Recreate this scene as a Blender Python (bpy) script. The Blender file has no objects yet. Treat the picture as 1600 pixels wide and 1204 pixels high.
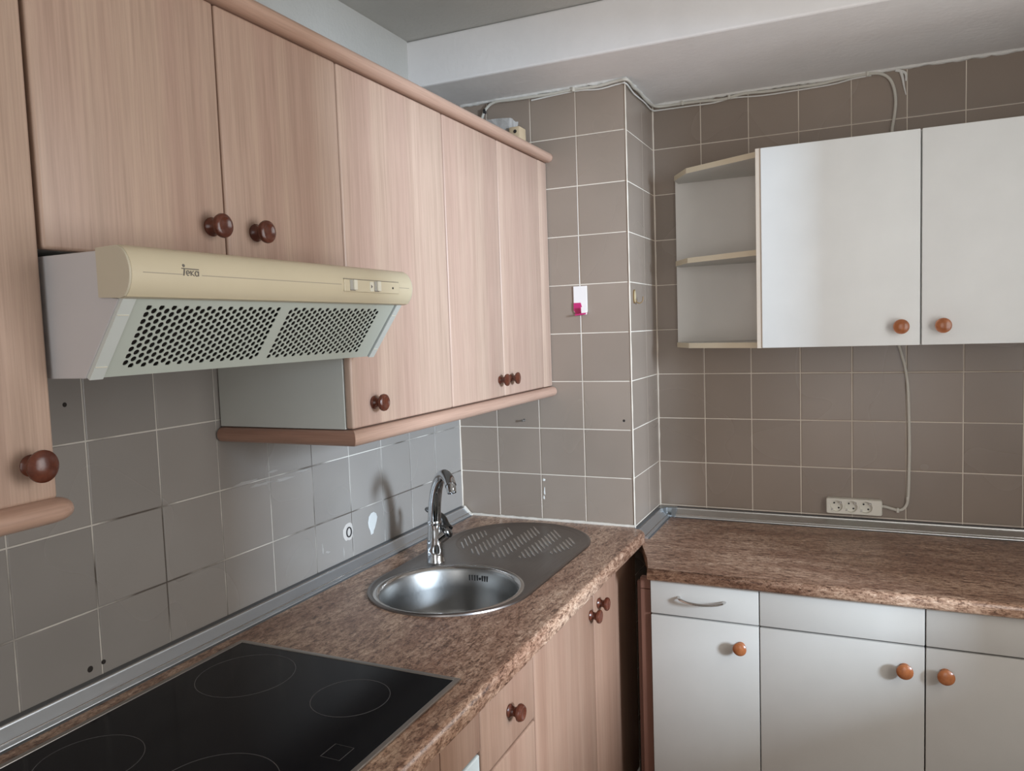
import bpy, bmesh, math, random
from mathutils import Vector, Matrix
random.seed(7)
SC = bpy.context.scene
COL = SC.collection
PI = math.pi

# ------------------------------------------------------------------ camera
def setup_camera():
    yaw, pit, rol = -0.4291, -0.0731, -0.0342
    f = Vector((math.sin(yaw)*math.cos(pit), math.cos(yaw)*math.cos(pit), math.sin(pit)))
    r = Vector((math.cos(yaw), -math.sin(yaw), 0))
    u = r.cross(f)
    r2 = math.cos(rol)*r + math.sin(rol)*u
    u2 = -math.sin(rol)*r + math.cos(rol)*u
    m = Matrix((r2, u2, -f)).transposed().to_4x4()
    m.translation = Vector((1.2422, -2.2811, 1.5211))
    cd = bpy.data.cameras.new('camera')
    cd.sensor_fit = 'HORIZONTAL'; cd.sensor_width = 36.0
    cd.lens = 1209.34/1600*36.0
    cd.clip_start = 0.02
    c = bpy.data.objects.new('camera', cd); COL.objects.link(c)
    c.matrix_world = m
    SC.camera = c
setup_camera()

# ------------------------------------------------------------------ world, lights, exposure
SC.view_settings.view_transform = 'Standard'
SC.view_settings.look = 'None'
SC.view_settings.gamma = 1.0
SC.view_settings.use_curve_mapping = False
SC.view_settings.exposure = -0.40
w = bpy.data.worlds.new('world'); SC.world = w; w.use_nodes = True
bg = w.node_tree.nodes['Background']
bg.inputs['Color'].default_value = (0.80, 0.90, 1.0, 1); bg.inputs['Strength'].default_value = 1.0

def area(name, loc, target, sx, sy, power, color):
    l = bpy.data.lights.new(name, 'AREA'); l.shape = 'RECTANGLE'; l.size = sx; l.size_y = sy
    l.energy = power; l.color = color
    o = bpy.data.objects.new(name, l); COL.objects.link(o)
    o.location = loc
    o.rotation_euler = (Vector(target)-Vector(loc)).to_track_quat('-Z', 'Y').to_euler()
    return o
area('bright_sky_outside', (4.6, -2.45, 1.95), (0.0, -0.35, 1.30), 0.45, 0.7, 430, (0.66, 0.82, 1.0))
area('window_daylight', (2.10, -1.15, 1.52), (0.0, -1.15, 1.56), 0.88, 1.10, 19.0, (1.0, 0.985, 0.965))
area('rear_fill_light', (1.25, -3.58, 1.50), (1.25, 0.0, 1.50), 1.0, 1.7, 15, (1.0, 0.975, 0.95))  # unseen fill lamp, added to lift the beam and back tiles

# ------------------------------------------------------------------ materials
def newmat(name):
    m = bpy.data.materials.new(name); m.use_nodes = True
    nt = m.node_tree; b = nt.nodes['Principled BSDF']
    return m, nt, b
def plain(name, col, rough=0.5, metal=0.0, spec=0.5, bump=0.0, bscale=200, coat=0.0):
    m, nt, b = newmat(name)
    b.inputs['Roughness'].default_value = rough; b.inputs['Metallic'].default_value = metal
    b.inputs['Specular IOR Level'].default_value = spec
    b.inputs['Coat Weight'].default_value = coat
    tc = nt.nodes.new('ShaderNodeTexCoord'); n = nt.nodes.new('ShaderNodeTexNoise')
    n.inputs['Scale'].default_value = 9; n.inputs['Detail'].default_value = 4
    nt.links.new(tc.outputs['Object'], n.inputs['Vector'])
    mx = nt.nodes.new('ShaderNodeMix'); mx.data_type = 'RGBA'
    mx.inputs['A'].default_value = (*[c*0.94 for c in col], 1); mx.inputs['B'].default_value = (*[min(1, c*1.06) for c in col], 1)
    nt.links.new(n.outputs['Fac'], mx.inputs['Factor']); nt.links.new(mx.outputs['Result'], b.inputs['Base Color'])
    if bump:
        n2 = nt.nodes.new('ShaderNodeTexNoise'); n2.inputs['Scale'].default_value = bscale; n2.inputs['Detail'].default_value = 5
        nt.links.new(tc.outputs['Object'], n2.inputs['Vector'])
        bp = nt.nodes.new('ShaderNodeBump'); bp.inputs['Strength'].default_value = bump; bp.inputs['Distance'].default_value = 0.003
        nt.links.new(n2.outputs['Fac'], bp.inputs['Height']); nt.links.new(bp.outputs['Normal'], b.inputs['Normal'])
    return m
def ramp(nt, stops):
    r = nt.nodes.new('ShaderNodeValToRGB'); e = r.color_ramp.elements
    e[0].position, e[0].color = stops[0][0], (*stops[0][1], 1)
    e[1].position, e[1].color = stops[-1][0], (*stops[-1][1], 1)
    for p, c in stops[1:-1]:
        x = e.new(p); x.color = (*c, 1)
    return r
def wood(name, axis, dark, mid, light, rough=0.42, stave=14.0, seed=0.0):
    """grain runs along the given axis"""
    m, nt, b = newmat(name); L = nt.links
    tc = nt.nodes.new('ShaderNodeTexCoord'); oi = nt.nodes.new('ShaderNodeObjectInfo')
    add = nt.nodes.new('ShaderNodeVectorMath'); add.operation = 'ADD'
    mul = nt.nodes.new('ShaderNodeMath'); mul.operation = 'MULTIPLY'; mul.inputs[1].default_value = 7.0
    L.new(oi.outputs['Random'], mul.inputs[0]); cmb = nt.nodes.new('ShaderNodeCombineXYZ')
    for k in range(3): L.new(mul.outputs[0], cmb.inputs[k])
    L.new(tc.outputs['Object'], add.inputs[0]); L.new(cmb.outputs[0], add.inputs[1])
    def nz(sc_across, sc_along, detail, dist=0.0):
        mp = nt.nodes.new('ShaderNodeMapping'); s = [sc_across]*3; s['xyz'.index(axis)] = sc_along
        mp.inputs['Scale'].default_value = s
        n = nt.nodes.new('ShaderNodeTexNoise'); n.inputs['Scale'].default_value = 1; n.inputs['Detail'].default_value = detail
        n.inputs['Distortion'].default_value = dist
        L.new(add.outputs[0], mp.inputs[0]); L.new(mp.outputs[0], n.inputs['Vector']); return n
    n1 = nz(stave, 0.35, 1.0); n2 = nz(70, 2.2, 6.0, 0.6); n3 = nz(330, 9, 3.0)
    r1 = ramp(nt, [(0.38, mid), (0.62, light)])
    L.new(n1.outputs['Fac'], r1.inputs[0])
    r2 = ramp(nt, [(0.30, (1, 1, 1)), (0.56, (0.25, 0.25, 0.25)), (0.8, (0, 0, 0))]); L.new(n2.outputs['Fac'], r2.inputs[0])
    mx = nt.nodes.new('ShaderNodeMix'); mx.data_type = 'RGBA'
    f = nt.nodes.new('ShaderNodeMath'); f.operation = 'MULTIPLY'; f.inputs[1].default_value = 0.34
    L.new(r2.outputs[0], f.inputs[0]); L.new(f.outputs[0], mx.inputs['Factor'])
    L.new(r1.outputs[0], mx.inputs['A']); mx.inputs['B'].default_value = (*dark, 1)
    mx2 = nt.nodes.new('ShaderNodeMix'); mx2.data_type = 'RGBA'; mx2.blend_type = 'MULTIPLY'
    mx2.inputs['Factor'].default_value = 0.30
    r3 = ramp(nt, [(0.35, (0.62, 0.60, 0.58)), (0.6, (1, 1, 1))]); L.new(n3.outputs['Fac'], r3.inputs[0])
    L.new(mx.outputs['Result'], mx2.inputs['A']); L.new(r3.outputs[0], mx2.inputs['B'])
    L.new(mx2.outputs['Result'], b.inputs['Base Color'])
    b.inputs['Roughness'].default_value = rough
    bp = nt.nodes.new('ShaderNodeBump'); bp.inputs['Strength'].default_value = 0.12; bp.inputs['Distance'].default_value = 0.001
    L.new(n3.outputs['Fac'], bp.inputs['Height']); L.new(bp.outputs['Normal'], b.inputs['Normal'])
    return m
def tilemat(name, a, bcol, rough=0.22):
    m, nt, b = newmat(name); L = nt.links
    tc = nt.nodes.new('ShaderNodeTexCoord'); oi = nt.nodes.new('ShaderNodeObjectInfo')
    geo = nt.nodes.new('ShaderNodeNewGeometry')
    n = nt.nodes.new('ShaderNodeTexNoise'); n.inputs['Scale'].default_value = 4; n.inputs['Detail'].default_value = 2; n.inputs['Roughness'].default_value = 0.5
    L.new(geo.outputs['Position'], n.inputs['Vector'])
    r = ramp(nt, [(0.3, a), (0.7, bcol)]); L.new(n.outputs['Fac'], r.inputs[0])
    hsv = nt.nodes.new('ShaderNodeHueSaturation')
    mr = nt.nodes.new('ShaderNodeMapRange'); mr.inputs['To Min'].default_value = 0.93; mr.inputs['To Max'].default_value = 1.07
    L.new(oi.outputs['Random'], mr.inputs['Value']); L.new(mr.outputs[0], hsv.inputs['Value'])
    L.new(r.outputs[0], hsv.inputs['Color']); L.new(hsv.outputs[0], b.inputs['Base Color'])
    b.inputs['Roughness'].default_value = rough
    n2 = nt.nodes.new('ShaderNodeTexNoise'); n2.inputs['Scale'].default_value = 14; n2.inputs['Detail'].default_value = 2
    L.new(geo.outputs['Position'], n2.inputs['Vector'])
    bp = nt.nodes.new('ShaderNodeBump'); bp.inputs['Strength'].default_value = 0.035; bp.inputs['Distance'].default_value = 0.004
    L.new(n2.outputs['Fac'], bp.inputs['Height']); L.new(bp.outputs['Normal'], b.inputs['Normal'])
    # greasy film: patchy gloss
    n3 = nt.nodes.new('ShaderNodeTexNoise'); n3.inputs['Scale'].default_value = 3; n3.inputs['Detail'].default_value = 1
    L.new(geo.outputs['Position'], n3.inputs['Vector'])
    m3 = nt.nodes.new('ShaderNodeMapRange'); m3.inputs['From Min'].default_value = 0.2; m3.inputs['From Max'].default_value = 0.8
    m3.inputs['To Min'].default_value = rough*1.0; m3.inputs['To Max'].default_value = rough*1.4
    L.new(n3.outputs['Fac'], m3.inputs['Value']); L.new(m3.outputs[0], b.inputs['Roughness'])
    return m
def groutmat(name, clean, dirty, lo, hi, scale=5.0):
    m, nt, b = newmat(name); L = nt.links
    geo = nt.nodes.new('ShaderNodeNewGeometry')
    n = nt.nodes.new('ShaderNodeTexNoise'); n.inputs['Scale'].default_value = scale; n.inputs['Detail'].default_value = 6
    L.new(geo.outputs['Position'], n.inputs['Vector'])
    r = ramp(nt, [(lo, clean), (hi, dirty)]); L.new(n.outputs['Fac'], r.inputs[0]); L.new(r.outputs[0], b.inputs['Base Color'])
    b.inputs['Roughness'].default_value = 0.9
    return m
def granite(name, axis):
    m, nt, b = newmat(name); L = nt.links
    geo = nt.nodes.new('ShaderNodeNewGeometry')
    def nz(across, along, detail, dist=0.0, rough=0.6, off=0.0):
        mp = nt.nodes.new('ShaderNodeMapping'); s = [across]*3; s['xyz'.index(axis)] = along
        mp.inputs['Scale'].default_value = s; mp.inputs['Location'].default_value = (off, off*2, off)
        mp.inputs['Rotation'].default_value = (0, 0, 0.30)
        n = nt.nodes.new('ShaderNodeTexNoise'); n.inputs['Scale'].default_value = 1; n.inputs['Detail'].default_value = detail
        n.inputs['Distortion'].default_value = dist; n.inputs['Roughness'].default_value = rough
        L.new(geo.outputs['Position'], mp.inputs[0]); L.new(mp.outputs[0], n.inputs['Vector']); return n
    n1 = nz(105, 38, 9, 0.6, 0.80)
    r1 = ramp(nt, [(0.36, (0.075, 0.042, 0.030)), (0.44, (0.25, 0.145, 0.098)), (0.51, (0.45, 0.295, 0.205)), (0.63, (0.64, 0.475, 0.36))])
    L.new(n1.outputs['Fac'], r1.inputs[0])
    n2 = nz(260, 150, 4, 0.5, 0.7, 3.0)
    r2 = ramp(nt, [(0.36, (0.38, 0.34, 0.31)), (0.47, (0.95, 0.92, 0.9)), (0.62, (1.0, 1.0, 1.0)), (0.72, (1.35, 1.32, 1.30))])
    L.new(n2.outputs['Fac'], r2.inputs[0])
    mx = nt.nodes.new('ShaderNodeMix'); mx.data_type = 'RGBA'; mx.blend_type = 'MULTIPLY'; mx.inputs['Factor'].default_value = 1.0
    L.new(r1.outputs[0], mx.inputs['A']); L.new(r2.outputs[0], mx.inputs['B'])
    n3 = nz(14, 4, 3, 0.3, 0.5, 8.0)
    r3 = ramp(nt, [(0.38, (0.72, 0.62, 0.58)), (0.6, (1.08, 1.06, 1.04))]); L.new(n3.outputs['Fac'], r3.inputs[0])
    mx2 = nt.nodes.new('ShaderNodeMix'); mx2.data_type = 'RGBA'; mx2.blend_type = 'MULTIPLY'; mx2.inputs['Factor'].default_value = 1.0
    L.new(mx.outputs['Result'], mx2.inputs['A']); L.new(r3.outputs[0], mx2.inputs['B'])
    L.new(mx2.outputs['Result'], b.inputs['Base Color'])
    b.inputs['Roughness'].default_value = 0.30
    bp = nt.nodes.new('ShaderNodeBump'); bp.inputs['Strength'].default_value = 0.15; bp.inputs['Distance'].default_value = 0.0008
    L.new(n2.outputs['Fac'], bp.inputs['Height']); L.new(bp.outputs['Normal'], b.inputs['Normal'])
    return m
def brushed(name, col, rough, axis='y', strength=0.25):
    m, nt, b = newmat(name); L = nt.links
    tc = nt.nodes.new('ShaderNodeTexCoord'); mp = nt.nodes.new('ShaderNodeMapping')
    s = [900, 900, 900]; s['xyz'.index(axis)] = 12; mp.inputs['Scale'].default_value = s
    n = nt.nodes.new('ShaderNodeTexNoise'); n.inputs['Scale'].default_value = 1; n.inputs['Detail'].default_value = 2
    L.new(tc.outputs['Object'], mp.inputs[0]); L.new(mp.outputs[0], n.inputs['Vector'])
    b.inputs['Base Color'].default_value = (*col, 1); b.inputs['Metallic'].default_value = 1.0
    mr = nt.nodes.new('ShaderNodeMapRange'); mr.inputs['To Min'].default_value = rough*(1-strength); mr.inputs['To Max'].default_value = rough*(1+strength)
    L.new(n.outputs['Fac'], mr.inputs['Value']); L.new(mr.outputs[0], b.inputs['Roughness'])
    return m

W_D, W_M, W_L = (0.29, 0.18, 0.130), (0.485, 0.325, 0.252), (0.55, 0.39, 0.298)
M = {}
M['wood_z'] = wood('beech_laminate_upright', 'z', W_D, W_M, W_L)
M['wood_y'] = wood('beech_rail_along_wall', 'y', (0.30, 0.17, 0.12), (0.47, 0.29, 0.215), (0.55, 0.36, 0.27), 0.35)
M['wood_x'] = wood('beech_rail_across', 'x', (0.26, 0.13, 0.09), (0.40, 0.22, 0.155), (0.46, 0.27, 0.19), 0.35)
M['wood_low_shaded'] = wood('beech_laminate_lower_shaded', 'z', (0.22, 0.115, 0.072), (0.325, 0.185, 0.125), (0.385, 0.235, 0.162))  # darker copy of the upper beech: dimmer light low down put into colour
M['wood_red'] = wood('reddish_brown_filler', 'z', (0.08, 0.03, 0.018), (0.15, 0.062, 0.04), (0.18, 0.078, 0.05), 0.5)
M['knob'] = wood('varnished_cherry_knob', 'x', (0.05, 0.012, 0.007), (0.105, 0.028, 0.015), (0.14, 0.040, 0.021), 0.24, 60)
M['knob_orange'] = wood('varnished_orange_knob', 'y', (0.19, 0.055, 0.018), (0.33, 0.105, 0.036), (0.40, 0.135, 0.048), 0.24, 60)
M['tile'] = tilemat('beige_glazed_tile', (0.270, 0.215, 0.172), (0.300, 0.240, 0.194))
M['tile_left'] = tilemat('greyer_glazed_tile', (0.262, 0.238, 0.215), (0.288, 0.264, 0.240))
M['grout'] = groutmat('pale_grout', (0.76, 0.68, 0.58), (0.55, 0.47, 0.38), 0.45, 0.8)
M['grout_left'] = groutmat('stained_grout', (0.58, 0.54, 0.48), (0.10, 0.08, 0.065), 0.46, 0.58, 3.2)
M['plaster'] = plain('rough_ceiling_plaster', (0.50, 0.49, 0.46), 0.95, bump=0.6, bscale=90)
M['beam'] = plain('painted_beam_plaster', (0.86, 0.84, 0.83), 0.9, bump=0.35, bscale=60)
M['bead'] = plain('lumpy_white_filler', (0.72, 0.70, 0.66), 0.85, bump=0.5, bscale=120)
M['wallpaint'] = plain('painted_wall', (0.78, 0.76, 0.73), 0.9, bump=0.15, bscale=60)
M['floor'] = tilemat('floor_tile', (0.26, 0.23, 0.20), (0.33, 0.30, 0.26), 0.35)
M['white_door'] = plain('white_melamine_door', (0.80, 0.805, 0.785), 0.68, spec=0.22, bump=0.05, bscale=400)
M['white_low_shaded'] = plain('white_melamine_base_door_shaded', (0.48, 0.45, 0.41), 0.68, spec=0.22, bump=0.05, bscale=400)  # creamier white, darkened further to carry the weaker light low down
M['carcass'] = plain('white_melamine_carcass', (0.60, 0.595, 0.56), 0.5)
M['shelfback'] = plain('white_shelf_back_board', (0.78, 0.75, 0.70), 0.55)
M['edge'] = plain('cream_edge_banding', (0.66, 0.57, 0.42), 0.5)
M['side_edge'] = plain('pinkish_cream_side_panel', (0.60, 0.51, 0.42), 0.5)
M['side_panel'] = plain('pale_grey_cabinet_side', (0.56, 0.56, 0.51), 0.4)
M['dark'] = plain('dark_gap', (0.02, 0.015, 0.012), 0.9)
M['granite_y'] = granite('brown_granite_laminate_along_wall', 'y')
M['granite_x'] = granite('brown_granite_laminate_across', 'x')
M['alu_y'] = brushed('brushed_aluminium_strip', (0.74, 0.78, 0.82), 0.42, 'y')
M['alu_x'] = brushed('brushed_aluminium_strip_back', (0.76, 0.76, 0.74), 0.42, 'x')
M['rubber'] = plain('grey_rubber_lip', (0.10, 0.10, 0.10), 0.6)
M['cornerplastic'] = plain('grey_plastic_corner_piece', (0.30, 0.32, 0.33), 0.3, metal=0.6)
M['steel'] = brushed('brushed_steel_sink', (0.27, 0.245, 0.232), 0.34, 'y')  # deck browned and darkened: reflected dark surroundings put into the base colour
M['steel_bowl'] = brushed('satin_steel_bowl', (0.34, 0.335, 0.325), 0.36, 'z')
M['steel_rim'] = plain('polished_steel_rim', (0.62, 0.60, 0.58), 0.18, metal=1.0)
M['chrome'] = plain('chrome', (0.62, 0.64, 0.66), 0.07, metal=1.0)
M['chrome_dark'] = plain('dark_chrome', (0.25, 0.26, 0.27), 0.15, metal=1.0)
M['glass'] = plain('black_ceramic_glass', (0.006, 0.006, 0.008), 0.14, spec=0.18)
M['mark'] = plain('grey_hob_print', (0.085, 0.08, 0.078), 0.3)
M['hobframe'] = brushed('hob_steel_frame', (0.46, 0.43, 0.40), 0.35, 'y')
M['hood_white'] = plain('white_enamel_hood_body', (0.56, 0.54, 0.54), 0.35)
M['hood_cream'] = plain('yellowed_cream_plastic', (0.63, 0.545, 0.385), 0.35)
M['hood_cream_end'] = plain('yellowed_cream_end_cap', (0.56, 0.50, 0.385), 0.4)
M['hood_grey'] = plain('pale_green_grey_filter', (0.50, 0.535, 0.475), 0.35)
M['hood_frame'] = plain('pale_grey_plastic_frame', (0.60, 0.625, 0.59), 0.35)
M['print_grey'] = plain('grey_print', (0.16, 0.14, 0.12), 0.5)
M['line_grey'] = plain('faint_brown_line', (0.36, 0.31, 0.24), 0.5)
M['switch'] = plain('cream_switch', (0.74, 0.70, 0.58), 0.35)
M['switch_grey'] = plain('grey_switch_face', (0.40, 0.38, 0.34), 0.4)
M['socket'] = plain('cream_white_socket_plastic', (0.74, 0.71, 0.62), 0.35)
M['cable'] = plain('painted_cable', (0.60, 0.57, 0.50), 0.5)
M['caulk'] = plain('old_white_caulk', (0.66, 0.60, 0.52), 0.7, bump=0.4, bscale=150)
M['hookwhite'] = plain('white_plastic_hook', (0.80, 0.76, 0.74), 0.35)
M['magenta'] = plain('magenta_plastic', (0.48, 0.02, 0.14), 0.4)
M['gold'] = plain('brass_hook', (0.20, 0.115, 0.04), 0.45)
M['goldlight'] = plain('yellowed_hook_plate', (0.52, 0.42, 0.26), 0.45)
M['paper'] = plain('white_paper_remnant', (0.54, 0.54, 0.52), 0.8)
M['paper_beige'] = plain('glue_residue', (0.50, 0.46, 0.42), 0.8)
M['black'] = plain('black_rubber', (0.02, 0.018, 0.018), 0.5)
M['foam'] = plain('grey_white_foam', (0.40, 0.38, 0.36), 0.95, bump=0.8, bscale=60)
M['pine'] = plain('raw_pine', (0.55, 0.42, 0.27), 0.7)
M['smear'] = plain('dried_plaster_smear', (0.34, 0.315, 0.29), 0.6)

# ------------------------------------------------------------------ helpers
def root_of(loc, name, label, cat, group=None, kind=None):
    o = bpy.data.objects.new(name, None); COL.objects.link(o); o.location = loc
    o.empty_display_size = 0.05
    tag(o, label, cat, group, kind); return o
def tag(o, label=None, cat=None, group=None, kind=None):
    if label: o['label'] = label
    if cat: o['category'] = cat
    if group: o['group'] = group
    if kind: o['kind'] = kind
    return o
def wloc(o):
    v = Vector((0, 0, 0))
    while o is not None:
        v += o.location; o = o.parent
    return v
def obj(name, bm, mat, parent=None, origin=None, smooth=False, kind=None, label=None, mats=None):
    """bm in world coordinates; the object's origin goes to `origin` (or the parent's)."""
    me = bpy.data.meshes.new(name)
    o = bpy.data.objects.new(name, me)
    pw = wloc(parent) if parent else Vector((0, 0, 0))
    og = Vector(origin) if origin is not None else pw
    bmesh.ops.translate(bm, verts=bm.verts, vec=-og)
    bmesh.ops.recalc_face_normals(bm, faces=bm.faces)
    if smooth:
        for f in bm.faces: f.smooth = True
        for e in bm.edges:
            if len(e.link_faces) == 2 and e.calc_face_angle(0) > 0.62: e.smooth = False
    bm.to_mesh(me); bm.free()
    for mm in (mats or [mat]): me.materials.append(mm)
    COL.objects.link(o)
    if parent: o.parent = parent
    o.location = og - pw
    if kind: o['kind'] = kind
    if label: o['label'] = label
    return o
def BM(): return bmesh.new()
def box(bm, x0, x1, y0, y1, z0, z1, bev=0.0, seg=2, mi=0):
    t = bmesh.new()
    bmesh.ops.create_cube(t, size=1.0)
    bmesh.ops.scale(t, vec=(x1-x0, y1-y0, z1-z0), verts=t.verts)
    bmesh.ops.translate(t, vec=((x0+x1)/2, (y0+y1)/2, (z0+z1)/2), verts=t.verts)
    if bev: bmesh.ops.bevel(t, geom=list(t.edges), offset=bev, segments=seg, affect='EDGES', profile=0.5)
    return merge(bm, t, mi)
def merge(bm, t, mi=0, mat=None):
    if mat is not None: bmesh.ops.transform(t, matrix=mat, verts=t.verts)
    vm = {}
    out = []
    for v in t.verts: vm[v] = bm.verts.new(v.co)
    for f in t.faces:
        try: nf = bm.faces.new([vm[v] for v in f.verts])
        except ValueError: continue
        nf.material_index = mi; nf.smooth = f.smooth; out.append(nf)
    t.free(); return bm
def lathe(bm, prof, seg=24, mat=None, mi=0):
    """profile [(r, h)] about local z"""
    t = bmesh.new(); rings = []
    for r, h in prof:
        if r < 1e-6: rings.append([t.verts.new((0, 0, h))])
        else: rings.append([t.verts.new((r*math.cos(2*PI*k/seg), r*math.sin(2*PI*k/seg), h)) for k in range(seg)])
    for a, b in zip(rings, rings[1:]):
        for k in range(seg):
            k2 = (k+1) % seg
            if len(a) == 1 and len(b) == 1: continue
            if len(a) == 1: t.faces.new((a[0], b[k], b[k2]))
            elif len(b) == 1: t.faces.new((a[k], b[0], a[k2]))
            else: t.faces.new((a[k], b[k], b[k2], a[k2]))
    return merge(bm, t, mi, mat)
def smooth_pts(pts, n=6):
    P = [Vector(p) for p in pts]; out = []
    for i in range(len(P)-1):
        p0 = P[max(i-1, 0)]; p1 = P[i]; p2 = P[i+1]; p3 = P[min(i+2, len(P)-1)]
        for k in range(n):
            t = k/n
            out.append(0.5*((2*p1)+(-p0+p2)*t+(2*p0-5*p1+4*p2-p3)*t*t+(-p0+3*p1-3*p2+p3)*t**3))
    out.append(P[-1]); return out
def tube(bm, pts, rad, seg=10, mi=0, cap=True):
    """rad: number, list of numbers, or list of (ra, rb)"""
    P = [Vector(p) for p in pts]; n = len(P)
    t = bmesh.new(); rings = []
    up = None
    for i in range(n):
        d = (P[min(i+1, n-1)]-P[max(i-1, 0)]).normalized()
        if up is None:
            up = Vector((0, 0, 1)) if abs(d.z) < 0.9 else Vector((1, 0, 0))
        a = (up - d*up.dot(d)).normalized(); up = a; b = d.cross(a)
        r = rad[i] if isinstance(rad, (list, tuple)) else rad
        ra, rb = r if isinstance(r, (list, tuple)) else (r, r)
        rings.append([t.verts.new(P[i]+a*ra*math.cos(2*PI*k/seg)+b*rb*math.sin(2*PI*k/seg)) for k in range(seg)])
    for a, b in zip(rings, rings[1:]):
        for k in range(seg): t.faces.new((a[k], a[(k+1) % seg], b[(k+1) % seg], b[k]))
    if cap:
        t.faces.new(rings[0][::-1]); t.faces.new(rings[-1])
    return merge(bm, t, mi)
def prism(bm, poly, d0, d1, axis='y', mi=0, bev=0.0):
    """poly of 2D points in the plane normal to axis: y -> (x,z); x -> (y,z); z -> (x,y)"""
    def P(p, d):
        return {'y': (p[0], d, p[1]), 'x': (d, p[0], p[1]), 'z': (p[0], p[1], d)}[axis]
    t = bmesh.new()
    a = [t.verts.new(P(p, d0)) for p in poly]; b = [t.verts.new(P(p, d1)) for p in poly]
    t.faces.new(a); t.faces.new(b[::-1])
    n = len(poly)
    for k in range(n): t.faces.new((a[k], b[k], b[(k+1) % n], a[(k+1) % n]))
    if bev: bmesh.ops.bevel(t, geom=list(t.edges), offset=bev, segments=2, affect='EDGES', profile=0.5)
    return merge(bm, t, mi)
def rot_to(loc, direction):
    q = Vector(direction).normalized().to_track_quat('Z', 'Y')
    return Matrix.Translation(Vector(loc)) @ q.to_matrix().to_4x4()
def ellipse_ring(bm, c, r0, r1, z0, z1, seg=48, rx=1.0, ry=1.0):
    t = bmesh.new()
    R = []
    for (r, z) in ((r0, z0), (r0, z1), (r1, z1), (r1, z0)):
        R.append([t.verts.new((c[0]+r*rx*math.cos(2*PI*k/seg), c[1]+r*ry*math.sin(2*PI*k/seg), z)) for k in range(seg)])
    for i in range(4):
        a, b = R[i], R[(i+1) % 4]
        for k in range(seg): t.faces.new((a[k], a[(k+1) % seg], b[(k+1) % seg], b[k]))
    return merge(bm, t)

# ------------------------------------------------------------------ dimensions
CW, CD = 0.5975, 0.3257          # pillar width, pillar depth (back wall at y = CD)
ZC = 0.900                       # left worktop height
ZR = 0.868                       # right worktop height
BEAM_Z, BEAM_Y, CEIL_Z = 2.247, -0.233, 2.386
RX = 2.06                        # right wall
YREAR = -3.6
T = 0.15

# ------------------------------------------------------------------ setting
def struct(name, bm, mat, label=None, smooth=False):
    o = obj(name, bm, mat, smooth=smooth); o['kind'] = 'structure'
    if label: o['label'] = label
    return o
b = BM(); box(b, -0.12, RX+0.12, YREAR-0.1, CD+0.12, -0.10, 0.0); struct('floor', b, M['floor'])
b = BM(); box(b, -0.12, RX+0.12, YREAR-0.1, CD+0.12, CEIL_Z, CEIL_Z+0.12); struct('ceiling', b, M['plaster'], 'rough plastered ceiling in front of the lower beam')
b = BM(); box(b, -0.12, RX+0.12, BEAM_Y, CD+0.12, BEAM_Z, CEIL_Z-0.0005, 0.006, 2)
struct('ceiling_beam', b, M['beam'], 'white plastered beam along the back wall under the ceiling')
# wall with its grout bed; tiles stand 1.2 mm proud of it
GB = 0.0016
b = BM(); box(b, -0.12, -GB, YREAR, 0.0, 0.0, BEAM_Z); wall_left = struct('wall_left', b, M['grout_left'], 'tiled left wall behind hob and sink')
b = BM(); box(b, -0.12, -0.001, YREAR, BEAM_Y, BEAM_Z, CEIL_Z-0.0005); struct('wall_left_top', b, M['plaster'], 'plastered strip of the left wall above the tiles')
b = BM(); box(b, -0.12, CW-GB, GB, CD+0.10, 0.0, BEAM_Z-0.0005); wall_pillar = struct('wall_pillar', b, M['grout'], 'tiled pillar filling the back left corner')
b = BM(); box(b, CW-GB+0.0005, RX, CD+GB, CD+0.12, 0.0, BEAM_Z-0.0005); wall_back = struct('wall_back', b, M['grout'], 'tiled back wall behind the white units')
# right wall with window opening
wy0, wy1, wz0, wz1 = -1.64, -0.72, 0.95, 2.10
b = BM()
box(b, RX, RX+0.14, wy1, CD+0.12, 0, CEIL_Z-0.0005); box(b, RX, RX+0.14, YREAR, wy0, 0, CEIL_Z-0.0005)
box(b, RX, RX+0.14, wy0, wy1, 0, wz0); box(b, RX, RX+0.14, wy0, wy1, wz1, CEIL_Z-0.0005)
struct('wall_right', b, M['wallpaint'])
b = BM()
for (y0, y1, z0, z1) in ((wy0, wy0+0.035, wz0, wz1), (wy1-0.035, wy1, wz0, wz1), (wy0, wy1, wz0, wz0+0.035), (wy0, wy1, wz1-0.035, wz1)):
    box(b, RX+0.085, RX+0.12, y0+0.001, y1-0.001, z0+0.001, z1-0.001, 0.002)
struct('window_1', b, M['white_door'])
# rear wall with doorway
b = BM()
box(b, -0.12, 0.72, YREAR-0.1, YREAR, 0, CEIL_Z-0.0005); box(b, 1.78, RX+0.14, YREAR-0.1, YREAR, 0, CEIL_Z-0.0005)
box(b, 0.72, 1.78, YREAR-0.1, YREAR, 2.35, CEIL_Z-0.0005)
struct('wall_rear', b, M['wallpaint'])

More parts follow.
